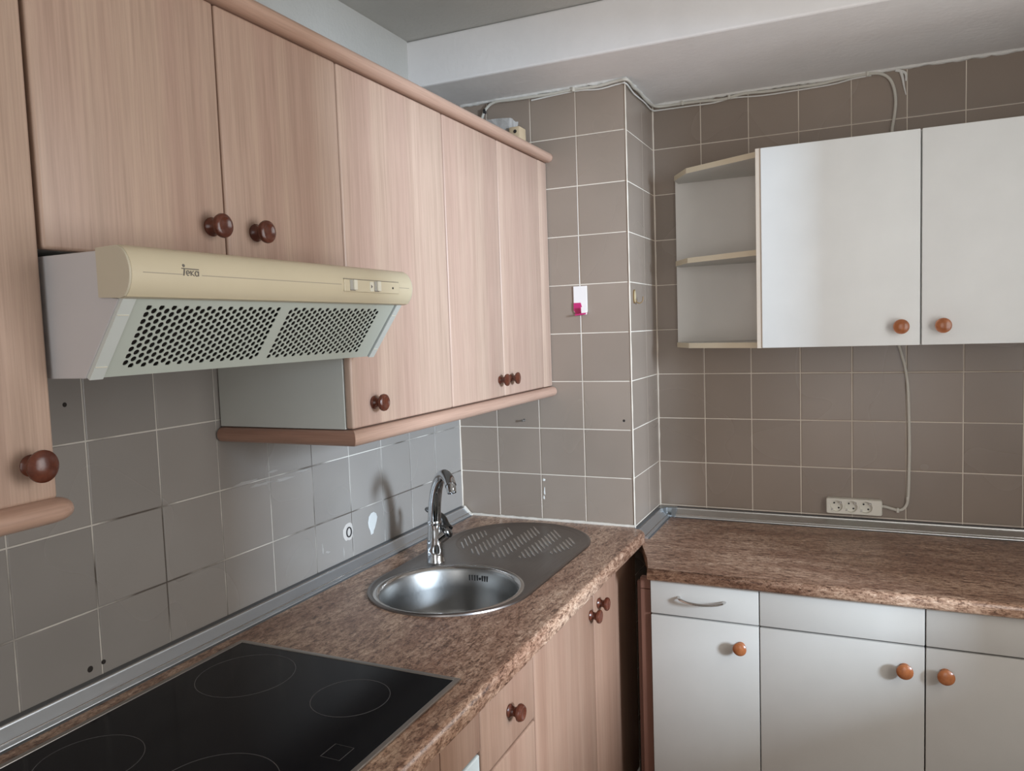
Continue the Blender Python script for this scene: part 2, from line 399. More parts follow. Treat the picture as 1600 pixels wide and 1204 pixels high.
# ---- tiles: one object each, a few shared meshes
tile_meshes = {}
def tile_mesh(w, h, mat):
    key = (round(w, 4), round(h, 4), mat.name)
    if key in tile_meshes: return tile_meshes[key]
    # local: u across (x), v up (y), n out (z); pillow edge
    g = 0.0015; e = 0.0020; d = GB
    bm = bmesh.new()
    a = [(-w/2+g, -h/2+g), (w/2-g, -h/2+g), (w/2-g, h/2-g), (-w/2+g, h/2-g)]
    i = [(-w/2+g+e, -h/2+g+e), (w/2-g-e, -h/2+g+e), (w/2-g-e, h/2-g-e), (-w/2+g+e, h/2-g-e)]
    m_ = [(p[0]*0.65+q[0]*0.35, p[1]*0.65+q[1]*0.35) for p, q in zip(a, i)]
    R = [[bm.verts.new((p[0], p[1], z)) for p in L_] for L_, z in ((a, -0.0010), (a, d*0.45), (m_, d*0.85), (i, d))]
    for r0, r1 in zip(R, R[1:]):
        for k in range(4): bm.faces.new((r0[k], r0[(k+1) % 4], r1[(k+1) % 4], r1[k]))
    bm.faces.new(R[-1])
    bmesh.ops.recalc_face_normals(bm, faces=bm.faces)
    me = bpy.data.meshes.new('tile'); bm.to_mesh(me); bm.free(); me.materials.append(mat)
    tile_meshes[key] = me; return me
def lay(parent, plane, at, spans, rows, mat):
    """plane 'x': surface faces +x at x=at (u = y); plane '-y': surface faces -y at y=at (u = x)"""
    for (u0, u1) in spans:
        for (z0, z1) in rows:
            me = tile_mesh(u1-u0, z1-z0, mat)
            o = bpy.data.objects.new('tile', me); COL.objects.link(o); o.parent = parent
            jit = 0.0025
            c = (u0+u1)/2; z = (z0+z1)/2
            if plane == 'x':
                base = Matrix(((0, 0, 1, at-GB), (1, 0, 0, c), (0, 1, 0, z), (0, 0, 0, 1)))
            else:
                base = Matrix(((1, 0, 0, c), (0, 0, -1, at+GB), (0, 1, 0, z), (0, 0, 0, 1)))
            tilt = Matrix.Rotation(random.uniform(-jit, jit), 4, 'X') @ Matrix.Rotation(random.uniform(-jit, jit), 4, 'Y')
            o.matrix_local = base @ tilt
def rows_from(zs): return list(zip(zs, zs[1:]))
zrow = [ZC+T*k for k in range(0, 9)]
R_std = rows_from(zrow) + [(zrow[-1], BEAM_Z-0.004)]
ys = [0.0, -0.0177-0.15] + [-0.1677-0.15*k for k in range(1, 13)]
lay(wall_left, 'x', 0.0, [(a, c) for c, a in zip(ys, ys[1:])], R_std, M['tile_left'])
xs = [0.0, 0.1418, 0.2918, 0.4418, CW]
lay(wall_pillar, '-y', 0.0, list(zip(xs, xs[1:])), R_std, M['tile'])
low = [(ZC-T*(k+1), ZC-T*k) for k in range(0, 6)]
lay(wall_pillar, 'x', CW, [(0.0, 0.185), (0.185, CD)], R_std + low, M['tile'])
xb = [CW] + [0.7557+0.15*k for k in range(0, 9)] + [RX]
lay(wall_back, '-y', CD, list(zip(xb, xb[1:])), R_std + low[:1], M['tile'])
# drill holes and stains in the walls: small recessed plugs
def hole(parent, pos, normal, r=0.0045, name='drill_hole'):
    b = BM(); t = rot_to(Vector(pos)-Vector(normal)*0.0005, normal)
    lathe(b, [(r*1.1, 0.0), (r, 0.0008), (0, 0.0009)], 12, t)
    return obj(name, b, M['dark'], parent, origin=pos)
for p, r in (((0, -1.402, 1.418), 0.004), ((0, -1.392, 0.949), 0.0055), ((0, -1.365, 0.951), 0.004)): hole(wall_left, p, (1, 0, 0), r)
for p in ((0.238, 0, 1.225), (0.571, 0, 1.229)): hole(wall_pillar, p, (0, -1, 0), 0.004)
def smear(parent, name, pts, normal, mat, th=0.0009):
    """thin raised blob outline -> low mound"""
    b = BM(); P = [Vector(p) for p in pts]; n = Vector(normal); c = sum(P, Vector())/len(P)
    base = [b.verts.new(p) for p in P]; top = [b.verts.new(c+(p-c)*0.8+n*th) for p in P]; k_ = len(P)
    for k in range(k_): b.faces.new((base[k], base[(k+1) % k_], top[(k+1) % k_], top[k]))
    b.faces.new(top)
    return obj(name, b, mat, parent, origin=c, smooth=False)
def blob(c, ru, rv, plane, n=16, j=0.18, off=0.0002):
    out = []
    for k in range(n):
        a = 2*PI*k/n; s = 1+random.uniform(-j, j)
        u, v = ru*math.cos(a)*s, rv*math.sin(a)*s
        out.append((off+c[0], c[1]+u, c[2]+v) if plane == 'x' else (c[0]+u, c[1]-off, c[2]+v))
    return out
# dried cement streaks on the tiles beside the hood
for (y, z, ru, rv) in ((-0.99, 1.204, 0.035, 0.0035), (-0.945, 1.190, 0.03, 0.004), (-0.865, 1.187, 0.04, 0.004), (-0.80, 1.195, 0.025, 0.003),
                       (-0.905, 1.212, 0.02, 0.003), (-0.745, 0.985, 0.003, 0.012), (-0.725, 0.972, 0.008, 0.003), (-0.66, 0.955, 0.002, 0.016), (-0.618, 0.963, 0.0015, 0.022)):
    smear(wall_left, 'cement_smear', blob((0, y, z), ru, rv, 'x', 12, 0.45), (1, 0, 0), M['smear'])
for (x, z, ru, rv) in ((0.300, 1.033, 0.005, 0.004), (0.301, 0.995, 0.0025, 0.012), (0.299, 0.975, 0.003, 0.006)):
    smear(wall_pillar, 'cement_smear', blob((x, 0, z), ru, rv, '-y', 12, 0.4), (0, -1, 0), M['bead'])

# rough white filler along the joint of tiles and beam
def bead(pts, r, seg=8, amp=0.35, name='filler_bead', mat='bead', step=0.012):
    P = []
    for a, c in zip(pts, pts[1:]):
        a, c = Vector(a), Vector(c); n = max(1, int((c-a).length/step))
        P += [a.lerp(c, k/n) for k in range(n)]
    P.append(Vector(pts[-1]))
    b = BM(); rad = [(r*(1+random.uniform(-amp, amp)), r*(1+random.uniform(-amp, amp))) for _ in P]
    tube(b, P, rad, seg); return b
bz = BEAM_Z-0.002
bb = bead([(0.05, -0.002, bz), (CW+0.002, -0.002, bz), (CW+0.002, CD-0.002, bz), (RX-0.01, CD-0.002, bz)], 0.0065)
o = obj('filler_bead', bb, M['bead'], smooth=True); o['kind'] = 'structure'; o['label'] = 'lumpy white filler line where tiles meet the beam'
b = BM()
for pts in ([(1.338, CD-0.003, 2.235), (1.343, CD-0.003, 2.215), (1.347, CD-0.002, 2.190), (1.352, CD-0.002, 2.165)], [(1.325, CD-0.003, 2.24), (1.350, CD-0.003, 2.228), (1.352, CD-0.002, 2.205)]):
    tube(b, smooth_pts(pts, 4), [0.005-0.0003*k for k in range((len(pts)-1)*4+1)], 7)
obj('filler_drip', b, M['bead'], o, smooth=True)
# caulk where the left worktop meets the pillar
b = bead([(0.035, -0.004, ZC+0.0035), (0.25, -0.005, ZC+0.003), (0.42, -0.004, ZC+0.0035), (CW+0.004, -0.004, ZC+0.003)], 0.0048, amp=0.2)
o = obj('trim_1', b, M['caulk'], smooth=True); o['kind'] = 'structure'; o['label'] = 'old cream caulk line at the foot of the pillar'
# grouted corner beads of the pillar
b = bead([(CW+0.0003, -0.0003, ZC), (CW+0.0003, -0.0003, BEAM_Z-0.01)], 0.0022, amp=0.25, step=0.03)
o2 = obj('trim_2', b, M['grout'], smooth=True); o2['kind'] = 'structure'; o2['label'] = 'white grout line up the pillar edge'
b = bead([(CW+0.001, CD-0.001, ZR+0.03), (CW+0.001, CD-0.001, BEAM_Z-0.01)], 0.003, amp=0.3, step=0.03)
o2 = obj('trim_3', b, M['grout'], smooth=True); o2['kind'] = 'structure'; o2['label'] = 'white grout line in the corner behind the pillar'
b = bead([(0.001, -0.001, ZC+0.03), (0.001, -0.001, BEAM_Z-0.01)], 0.0025, amp=0.3, step=0.03)
o2 = obj('trim_4', b, M['grout'], smooth=True); o2['kind'] = 'structure'; o2['label'] = 'white grout line between left wall and pillar'

# ------------------------------------------------------------------ knobs
def knob(parent, pos, direction, mat, R=0.0185, L=0.030, name='knob'):
    b = BM()
    prof = [(0.0, 0.0), (R*0.66, 0.0), (R*0.68, 0.002), (R*0.52, 0.006), (R*0.46, 0.011), (R*0.58, 0.016), (R*0.93, 0.0195),
            (R, 0.022), (R*0.99, 0.0245), (R*0.86, L-0.0035), (R*0.55, L-0.001), (R*0.25, L-0.0003), (0, L)]
    lathe(b, prof, 28, rot_to(pos, direction))
    return obj(name, b, M[mat], parent, origin=pos, smooth=True)
def knob_dished(parent, pos, direction, mat, R=0.0185, L=0.030, name='knob'):
    b = BM()
    prof = [(0.0, 0.0), (R*0.74, 0.0), (R*0.78, 0.003), (R*0.58, 0.007), (R*0.50, 0.012), (R*0.62, 0.017), (R*0.95, 0.021),
            (R, 0.024), (R*0.95, 0.0275), (R*0.80, L-0.0005), (R*0.66, L), (R*0.5, L-0.0015), (R*0.2, L-0.0025), (0, L-0.0027)]
    lathe(b, prof, 28, rot_to(pos, direction))
    return obj(name, b, M[mat], parent, origin=pos, smooth=True)

# ------------------------------------------------------------------ left wall units
XD = 0.342                       # outer face of the upper doors
TH = 0.018
g = 0.0015
ZT, ZB, ZH = 2.030, 1.336, 1.635
def door_x(parent, y0, y1, z0, z1, x=XD, mat='wood_z', name='door', bev=0.0045):
    b = BM(); box(b, x-TH, x, y0+g, y1-g, z0+g, z1-g, bev, 3)
    return obj(name, b, M[mat], parent, origin=(x, (y0+y1)/2, z0), smooth=True)
def carcass_x(parent, y0, y1, z0, z1, x1=XD-TH-0.002, mat='carcass', x0=0.004):
    b = BM(); t = 0.016
    box(b, x0, x1, y0, y0+t, z0, z1); box(b, x0, x1, y1-t, y1, z0, z1)
    box(b, x0, x1, y0+t, y1-t, z1-t, z1); box(b, x0, x1, y0+t, y1-t, z0, z0+t)
    box(b, x0, x0+0.004, y0+t, y1-t, z0+t, z1-t)
    return obj('carcass', b, M[mat], parent)

# far left unit (cut by the picture edge)
r = root_of((0.0, -1.96, ZB), 'wall_cabinet', 'beech wall cabinet at the picture\'s left edge, left of the extractor hood', 'cabinet')
carcass_x(r, -2.25, -1.664, ZB+0.012, ZT)
d = door_x(r, -2.257, -1.961, ZB-0.004, ZT); knob_dished(d, (XD, -2.225, 1.379), (1, 0, 0), 'knob')
d = door_x(r, -1.960, -1.660, ZB-0.004, ZT); knob(d, (XD, -1.693, 1.379), (1, 0, 0), 'knob', R=0.0195)
# hood unit
r = root_of((0.0, -1.357, ZH), 'wall_cabinet', 'short two-door beech wall cabinet directly above the extractor hood', 'cabinet')
carcass_x(r, -1.656, -1.058, ZH+0.002, ZT)
d = door_x(r, -1.657, -1.3565, ZH, ZT); knob_dished(d, (XD, -1.388, 1.690), (1, 0, 0), 'knob')
d = door_x(r, -1.3565, -1.0575, ZH, ZT); knob_dished(d, (XD, -1.294, 1.690), (1, 0, 0), 'knob')
# 40 unit
r = root_of((0.0, -0.86, ZB), 'wall_cabinet', 'tall single-door beech wall cabinet with one knob, just right of the extractor hood', 'cabinet')
carcass_x(r, -1.050, -0.660, ZB+0.002, ZT)
b = BM(); box(b, 0.003, XD-TH-0.001, -1.0575, -1.0505, ZB+0.001, ZT)
obj('side_panel', b, M['side_panel'], r, label='pale grey laminate side panel')
d = door_x(r, -1.0575, -0.658, ZB, ZT); knob_dished(d, (XD, -0.985, 1.383), (1, 0, 0), 'knob', R=0.0175)
# 60 unit
r = root_of((0.0, -0.36, ZB), 'wall_cabinet', 'tall two-door beech wall cabinet with paired knobs beside the tiled pillar', 'cabinet')
carcass_x(r, -0.658, -0.006, ZB+0.002, ZT)
d = door_x(r, -0.657, -0.362, ZB, ZT); knob(d, (XD, -0.392, 1.384), (1, 0, 0), 'knob', R=0.0165, L=0.028)
d = door_x(r, -0.3615, -0.072, ZB, ZT); knob(d, (XD, -0.322, 1.384), (1, 0, 0), 'knob', R=0.0165, L=0.028)
b = BM(); box(b, XD-TH, XD-0.001, -0.070, -0.003, ZB+0.001, ZT-0.001, 0.003, 2)
obj('filler_panel', b, M['wood_z'], r, origin=(XD, -0.03, ZB), smooth=True)

def rail_profile(cx, cz, rx, rz, flat_x, n=14):
    """half-round profile bulging to +x, flat back at flat_x"""
    P = [(flat_x, cz-rz)]
    for k in range(n+1):
        a = -PI/2 + PI*k/n
        P.append((cx+rx*math.cos(a), cz+rz*math.sin(a)))
    P.append((flat_x, cz+rz)); return P
# cornice rail along the top
r = root_of((XD, -1.1, ZT), 'cornice_rail', 'half-round beech cornice rail along the tops of the wood wall cabinets', 'rail')
b = BM(); prism(b, rail_profile(XD+0.005, ZT+0.0155, 0.016, 0.0145, XD-0.03), -2.25, -0.003, 'y')
obj('rail', b, M['wood_y'], r, smooth=True)
b = BM(); prism(b, rail_profile(XD+0.005, ZT+0.0155, 0.0162, 0.0147, XD-0.031), -0.003, -0.0005, 'y')
obj('end_cap', b, M['wood_x'], r, smooth=True)
# light rail under the tall units, mitred round the hood side
r = root_of((XD, -0.55, ZB), 'light_rail', 'rounded beech light rail under the tall wall cabinets, returning to the wall beside the hood', 'rail')
zc = ZB-0.0165; cx = XD-0.002
def miter_rail(name, mat, along):
    b = BM(); t = bmesh.new()
    n = 12; pr = []
    for k in range(n+1):
        a = -PI/2 + PI*k/n; pr.append((0.016*math.cos(a), 0.0155*math.sin(a)))
    pr = [(-0.022, -0.0155)] + pr + [(-0.022, 0.0155)]
    A, B_ = [], []
    yc = -1.0575
    for (o_, dz) in pr:
        # corner point: both rails share the mitre
        corner = (cx+o_, yc-o_+0.002, zc+dz)
        end = (cx+o_, -0.004, zc+dz) if along == 'y' else (0.004, yc-o_+0.002, zc+dz)
        A.append(t.verts.new(corner)); B_.append(t.verts.new(end))
    m_ = len(pr)
    for k in range(m_): t.faces.new((A[k], A[(k+1) % m_], B_[(k+1) % m_], B_[k]))
    t.faces.new(A); t.faces.new(B_[::-1])
    merge(b, t)
    return obj(name, b, M[mat], r, smooth=True)
miter_rail('front_rail', 'wood_y', 'y'); miter_rail('side_rail', 'wood_x', 'x')
# light rail of the far left unit with a rounded end
r = root_of((XD, -1.95, ZB), 'light_rail', 'rounded beech light rail with rounded end under the far left wall cabinet', 'rail')
b = BM()
pts = [(XD-0.004, -2.25, zc), (XD-0.004, -1.672, zc), (XD-0.005, -1.664, zc), (XD-0.007, -1.657, zc), (XD-0.010, -1.652, zc), (XD-0.014, -1.649, zc)]
tube(b, pts, [(0.0155, 0.024), (0.0155, 0.024), (0.0152, 0.0225), (0.014, 0.0195), (0.0115, 0.014), (0.006, 0.007)], 20)
obj('front_rail', b, M['wood_y'], r, smooth=True)

# ------------------------------------------------------------------ things on top of the cabinets
tz = ZT+0.0005
r = root_of((0.20, -0.055, tz), 'foam_block', 'greyish white crumpled foam block on top of the cabinets near the pillar', 'foam')
b = BM(); t = bmesh.new(); bmesh.ops.create_cube(t, size=1.0); bmesh.ops.subdivide_edges(t, edges=list(t.edges), cuts=5, use_grid_fill=True)
for v in t.verts:
    v.co = Vector((0.197+v.co.x*0.12, -0.055+v.co.y*0.07, tz+0.066+(v.co.z)*0.13))
    if v.co.z > tz+0.02: v.co += Vector((random.uniform(-1, 1), random.uniform(-1, 1), random.uniform(-1, 1)))*0.0035
merge(b, t); obj('block', b, M['foam'], r)
r = root_of((0.280, -0.075, tz), 'wood_offcut', 'small raw pine offcut with a drilled hole on top of the cabinets', 'wood')
b = BM(); box(b, 0.262, 0.298, -0.10, -0.05, tz, tz+0.098, 0.004, 2); obj('block', b, M['pine'], r, smooth=True)
b = BM(); lathe(b, [(0.0055, 0.0), (0.0055, 0.0008), (0.004, 0.0006), (0, 0.0004)], 12, rot_to((0.283, -0.1000, tz+0.083), (0, -1, 0))); obj('hole', b, M['dark'], r)

# ------------------------------------------------------------------ extractor hood
HY0, HY1 = -1.6535, -1.0620
HZB, HZM, HZT = 1.479, 1.572, 1.631
hood = root_of((0.0, -1.357, HZB), 'extractor_hood', 'cream fronted extractor hood with two perforated filters on the left tiled wall', 'extractor hood')
b = BM()
prof = [(0.004, HZB), (0.396, HZB), (0.462, HZM-0.001), (0.440, HZM+0.002), (0.440, HZT-0.003), (0.004, HZT-0.003)]
t_ = 0.010
prism(b, prof, HY0, HY0+t_, 'y', bev=0.0012); prism(b, prof, HY1-t_, HY1, 'y', bev=0.0012)
box(b, 0.004, 0.440, HY0+t_, HY1-t_, HZT-0.006, HZT-0.003)
box(b, 0.004, 0.010, HY0+t_, HY1-t_, HZB, HZT-0.006)
box(b, 0.010, 0.390, HY0+t_, HY1-t_, HZB+0.001, HZB+0.004)
obj('body', b, M['hood_white'], hood)
# visor: extruded curved front
def visor_prof():
    P = [(0.446, HZM+0.001), (0.470, HZM-0.001), (0.4775, HZM+0.001)]
    for k in range(0, 11):
        a = -0.95+1.90*k/10
        P.append((0.4615+0.0265*math.cos(a), (HZM+HZT)/2-0.001+0.0335*math.sin(a)))
    P += [(0.470, HZT+0.001), (0.446, HZT)]
    return P
b = BM(); prism(b, visor_prof(), HY0-0.001, HY1+0.004, 'y'); obj('visor', b, M['hood_cream'], hood, smooth=True)
for (y0, y1) in ((HY0-0.004, HY0-0.001), (HY1+0.004, HY1+0.007)):
    P = [(c[0]-(0.0006 if c[0] > 0.46 else 0), (HZM+HZT)/2+(c[1]-(HZM+HZT)/2)*0.985) for c in visor_prof()]
    P = [(0.434, P[0][1])] + P[1:-1] + [(0.434, P[-1][1])]
    b = BM(); prism(b, P, y0, y1, 'y'); obj('end_cap', b, M['hood_cream_end'], hood, smooth=True)
def visor_x(z):       # front surface x at height z
    s = (z-((HZM+HZT)/2-0.001))/0.0335
    s = max(-0.81, min(0.81, s)); return 0.4615+0.0265*math.cos(math.asin(s))
# groove line + faint mark
def strip_on_visor(name, mat, y0, y1, za, zb, h, n=12, out=0.0003):
    b = BM(); t = bmesh.new(); prev = None
    for k in range(n+1):
        s = k/n; y = y0+(y1-y0)*s; z = za+(zb-za)*s
        row = [t.verts.new((visor_x(z-h/2)-0.001, y, z-h/2)), t.verts.new((visor_x(z-h/2)+out, y, z-h/2)), t.verts.new((visor_x(z+h/2)+out, y, z+h/2)), t.verts.new((visor_x(z+h/2)-0.001, y, z+h/2))]
        if prev:
            for i in range(3): t.faces.new((prev[i], prev[i+1], row[i+1], row[i]))
        prev = row
    merge(b, t); return obj(name, b, M[mat], hood)
zl = 1.6005
strip_on_visor('line', 'line_grey', -1.640, -1.583, zl, zl, 0.0009)
strip_on_visor('line', 'line_grey', -1.553, -1.268, zl, zl, 0.0009)
strip_on_visor('line', 'line_grey', -1.105, -1.068, zl, zl, 0.0009)
# logo: lowercase letters with a figure-like T: bar, dot, slanted stem, then e k a
LX0 = -1.5835                                 # left end in y
S_ = 0.001
def stroke(b, pts, r=0.55):
    P = [Vector((visor_x(zl+p[1]*S_)+0.0003, LX0+p[0]*S_, zl+p[1]*S_)) for p in pts]
    tube(b, P, r*S_, 6)
b = BM()
stroke(b, [(0, 7.4), (6, 7.3), (13, 7.2), (20, 7.1), (26.5, 7.0)], 0.60)
stroke(b, [(4.0, 7.3), (3.3, 3.5), (2.2, -1.2)], 0.85)
P0 = (visor_x(zl+0.011)+0.0002, LX0+0.0041, zl+0.0110)
lathe(b, [(0, 0.0004), (0.0018, 0.0003), (0.0021, -0.0005)], 14, rot_to(P0, (1, 0, 0.2)))
def arc(cx_, cy_, rx_, ry_, a0, a1, n=12): return [(cx_+rx_*math.cos(a0+(a1-a0)*k/n), cy_+ry_*math.sin(a0+(a1-a0)*k/n)) for k in range(n+1)]
stroke(b, [(6.6, 2.0), (11.2, 2.0)] + arc(9.0, 2.0, 2.5, 2.9, 0, 1.62*PI), 0.62)
stroke(b, [(13.6, 5.0), (13.4, -1.0)], 0.62); stroke(b, [(17.9, 5.0), (13.8, 1.8), (18.6, -1.1)], 0.60)
stroke(b, arc(22.6, 1.8, 2.6, 2.9, 0.3, 2*PI-0.3), 0.62); stroke(b, [(25.6, 5.0), (25.4, -1.2)], 0.62)
obj('logo', b, M['print_grey'], hood, label='small grey lettering reading Teka')
# switch bar
sz0, sz1 = 1.5895, 1.6095
b = BM()
box(b, 0.478, 0.4895, -1.262, -1.103, sz0, sz1, 0.0012, 2); sp = obj('switch_plate', b, M['hood_cream'], hood)
b = BM(); box(b, 0.480, 0.4885, -1.262, -1.103, sz1, sz1+0.0008); obj('slot_shadow_gap', b, M['print_grey'], sp)
for (ya, yb) in ((-1.248, -1.240), (-1.180, -1.1725)):
    b = BM(); box(b, 0.4885, 0.4905, ya, yb, sz0+0.003, sz1-0.001, 0.0004, 1); obj('switch', b, M['switch_grey'], sp, label='grey face of slide switch')
    b = BM(); box(b, 0.4885, 0.4925, yb, yb+0.0095, sz0+0.003, sz1-0.0005, 0.0006, 1); obj('switch', b, M['switch'], sp)
    b = BM(); box(b, 0.4888, 0.4899, ya, yb+0.006, sz0+0.0018, sz0+0.0030); obj('slot', b, M['print_grey'], sp)
b = BM(); box(b, 0.4888, 0.4902, -1.193, -1.182, sz0+0.002, sz1-0.002, 0.0003, 1); obj('symbol_plate', b, M['switch'], sp)
b = BM(); prism(b, [(-1.190, 1.5965), (-1.1855, 1.5995), (-1.190, 1.6025)], 0.4896, 0.4905, 'x'); obj('arrow_symbol', b, M['print_grey'], sp)
b = BM(); lathe(b, [(0.0018, 0), (0.0018, 0.0012), (0, 0.0012)], 12, rot_to((0.4891, -1.124, 1.5990), (1, 0, 0))); obj('indicator_lamp', b, M['black'], sp)
# sloped filter plate
P0h = Vector((0.400, 0, HZB)); P1h = Vector((0.466, 0, HZM)); sl = (P1h-P0h); SL = sl.length; sl.normalize()
nh = Vector((sl.z, 0, -sl.x))            # outward normal
def HP(y, t, d=0.0): return Vector((0, y, 0))+P0h+sl*t+nh*d
def slopebox(b, y0, y1, t0, t1, d0, d1, mi=0):
    t = bmesh.new(); V = [t.verts.new(HP(y, tt, dd)) for dd in (d0, d1) for (y, tt) in ((y0, t0), (y1, t0), (y1, t1), (y0, t1))]
    for f in ((0, 1, 2, 3), (7, 6, 5, 4), (0, 4, 5, 1), (1, 5, 6, 2), (2, 6, 7, 3), (3, 7, 4, 0)): t.faces.new([V[i] for i in f])
    merge(b, t, mi)
pitch, rs, hr = 0.01895, 0.00505, 0.00415
def plate(y_start, even0, odd0, n_even, n_odd):
    """perforated field made of hexagonal cells with a round hole each; returns bmesh and extents"""
    b = BM(); seg = 12
    # Voronoi hexagon of the staggered lattice (a = pitch/2, h = rs)
    a, h = pitch/2, rs
    # neighbours: (+-a, +-h) and (0, +-2h): cell corners
    q = (a*a+h*h)/(2*a)
    hexa = [(q, 0.0), ((a*a+h*h-2*h*h)/(2*a), h), (-(a*a+h*h-2*h*h)/(2*a), h), (-q, 0.0), (-(a*a+h*h-2*h*h)/(2*a), -h), ((a*a+h*h-2*h*h)/(2*a), -h)]
    def hexpt(th):
        d = Vector((math.cos(th), math.sin(th))); best = 1e9
        for k in range(6):
            p, q_ = Vector(hexa[k]), Vector(hexa[(k+1) % 6]); e = q_-p
            den = d.x*e.y-d.y*e.x
            if abs(den) < 1e-12: continue
            s = (p.x*e.y-p.y*e.x)/den; u = (p.x*d.y-p.y*d.x)/den
            if s > 0 and -1e-6 <= u <= 1+1e-6: best = min(best, s)
        return d*best
    ths = sorted(set([round(math.atan2(p[1], p[0]) % (2*PI), 6) for p in hexa] + [round(2*PI*k/seg+0.02, 6) for k in range(seg)]))
    outer = [hexpt(th) for th in ths]; inner = [(hr*math.cos(th), hr*math.sin(th)) for th in ths]
    n = len(ths); t = bmesh.new()
    for k in range(-1, 19):
        tt = 0.1010-rs*k
        y0, cnt = (even0, n_even) if k % 2 == 0 else (odd0, n_odd)
        for i in range(-1, cnt+1):
            y = y0+pitch*i
            if i == cnt and n_even == 13: continue
            if k in (-1, 18) or i in (-1, cnt):
                t.faces.new([t.verts.new(HP(y+p[0], tt+p[1], 0.0)) for p in hexa]); continue
            o_ = [t.verts.new(HP(y+p[0], tt+p[1], 0.0)) for p in outer]
            i_ = [t.verts.new(HP(y+p[0], tt+p[1], 0.0)) for p in inner]
            j_ = [t.verts.new(HP(y+p[0], tt+p[1], -0.0012)) for p in inner]
            for m_ in range(n):
                m2 = (m_+1) % n
                t.faces.new((o_[m_], o_[m2], i_[m2], i_[m_])); t.faces.new((i_[m_], i_[m2], j_[m2], j_[m_]))
    merge(b, t); return b
FY0, FY1 = -1.633, -1.083
LE, LO = -1.6095, -1.6000
RO, RE = LO+13*pitch, LE+14*pitch
bl = plate(0, LE, LO, 13, 12)
brr = plate(0, RE, RO, 12, 13)
# merge both fields and the surrounding plate in one filter part per side
def border(b, ya, yb, e0, o0, ne, no):
    """plain sheet round the perforated field, slightly behind it so cells and sheet close up"""
    t_top, t_bot = 0.1010+rs*0.6, 0.1010-rs*17-rs*0.6
    yl = min(e0, o0)-0.0035; yr = max(e0+pitch*(ne-1), o0+pitch*(no-1))+0.0035
    slopebox(b, ya, yb, t_top, SL, -0.0010, -0.0001); slopebox(b, ya, yb, 0.0, t_bot, -0.0010, -0.0001)
    slopebox(b, ya, yl, t_bot, t_top, -0.0010, -0.0001); slopebox(b, yr, yb, t_bot, t_top, -0.0010, -0.0001)
border(bl, FY0, -1.3665, LE, LO, 13, 12); border(brr, -1.3665, FY1, RE, RO, 12, 13)
obj('filter_grille', bl, M['hood_grey'], hood); obj('filter_grille', brr, M['hood_grey'], hood)
b = BM(); slopebox(b, FY0, FY1, 0.004, SL-0.004, -0.012, -0.010); obj('filter_mat', b, M['dark'], hood)
# side frames with small clips
for (ya, yb) in ((HY0+0.0015, FY0-0.001), (FY1+0.004, HY1-0.0015)):
    b = BM(); slopebox(b, ya, yb, -0.001, SL, -0.006, 0.002); fr = obj('side_frame', b, M['hood_frame'], hood)
    for tt in (0.0915, 0.0175):
        b = BM(); slopebox(b, ya+0.001, yb-0.0015, tt-0.0006, tt+0.0006, 0.002, 0.0026); obj('clip', b, M['switch'], fr)
b = BM(); slopebox(b, FY1, FY1+0.004, 0.0, SL, -0.006, -0.003); obj('shadow_gap', b, M['dark'], hood)

# ------------------------------------------------------------------ worktops
def counter_profile(front, back, top, th, sgn=1):
    """(u, z) profile with postformed front edge, u grows to the front (sgn) """
    r1 = 0.013; P = [(back, top), ]
    for k in range(0, 9):
        a = PI/2 - (PI/2)*k/8
        P.append((front-sgn*r1+sgn*r1*math.cos(a), top-r1+r1*math.sin(a)))
    r2 = 0.009
    for k in range(0, 6):
        a = -(PI/2)*k/5
        P.append((front-sgn*r2+sgn*r2*math.cos(a), top-th+r2+r2*math.sin(a)))
    P += [(back, top-th)]
    return P
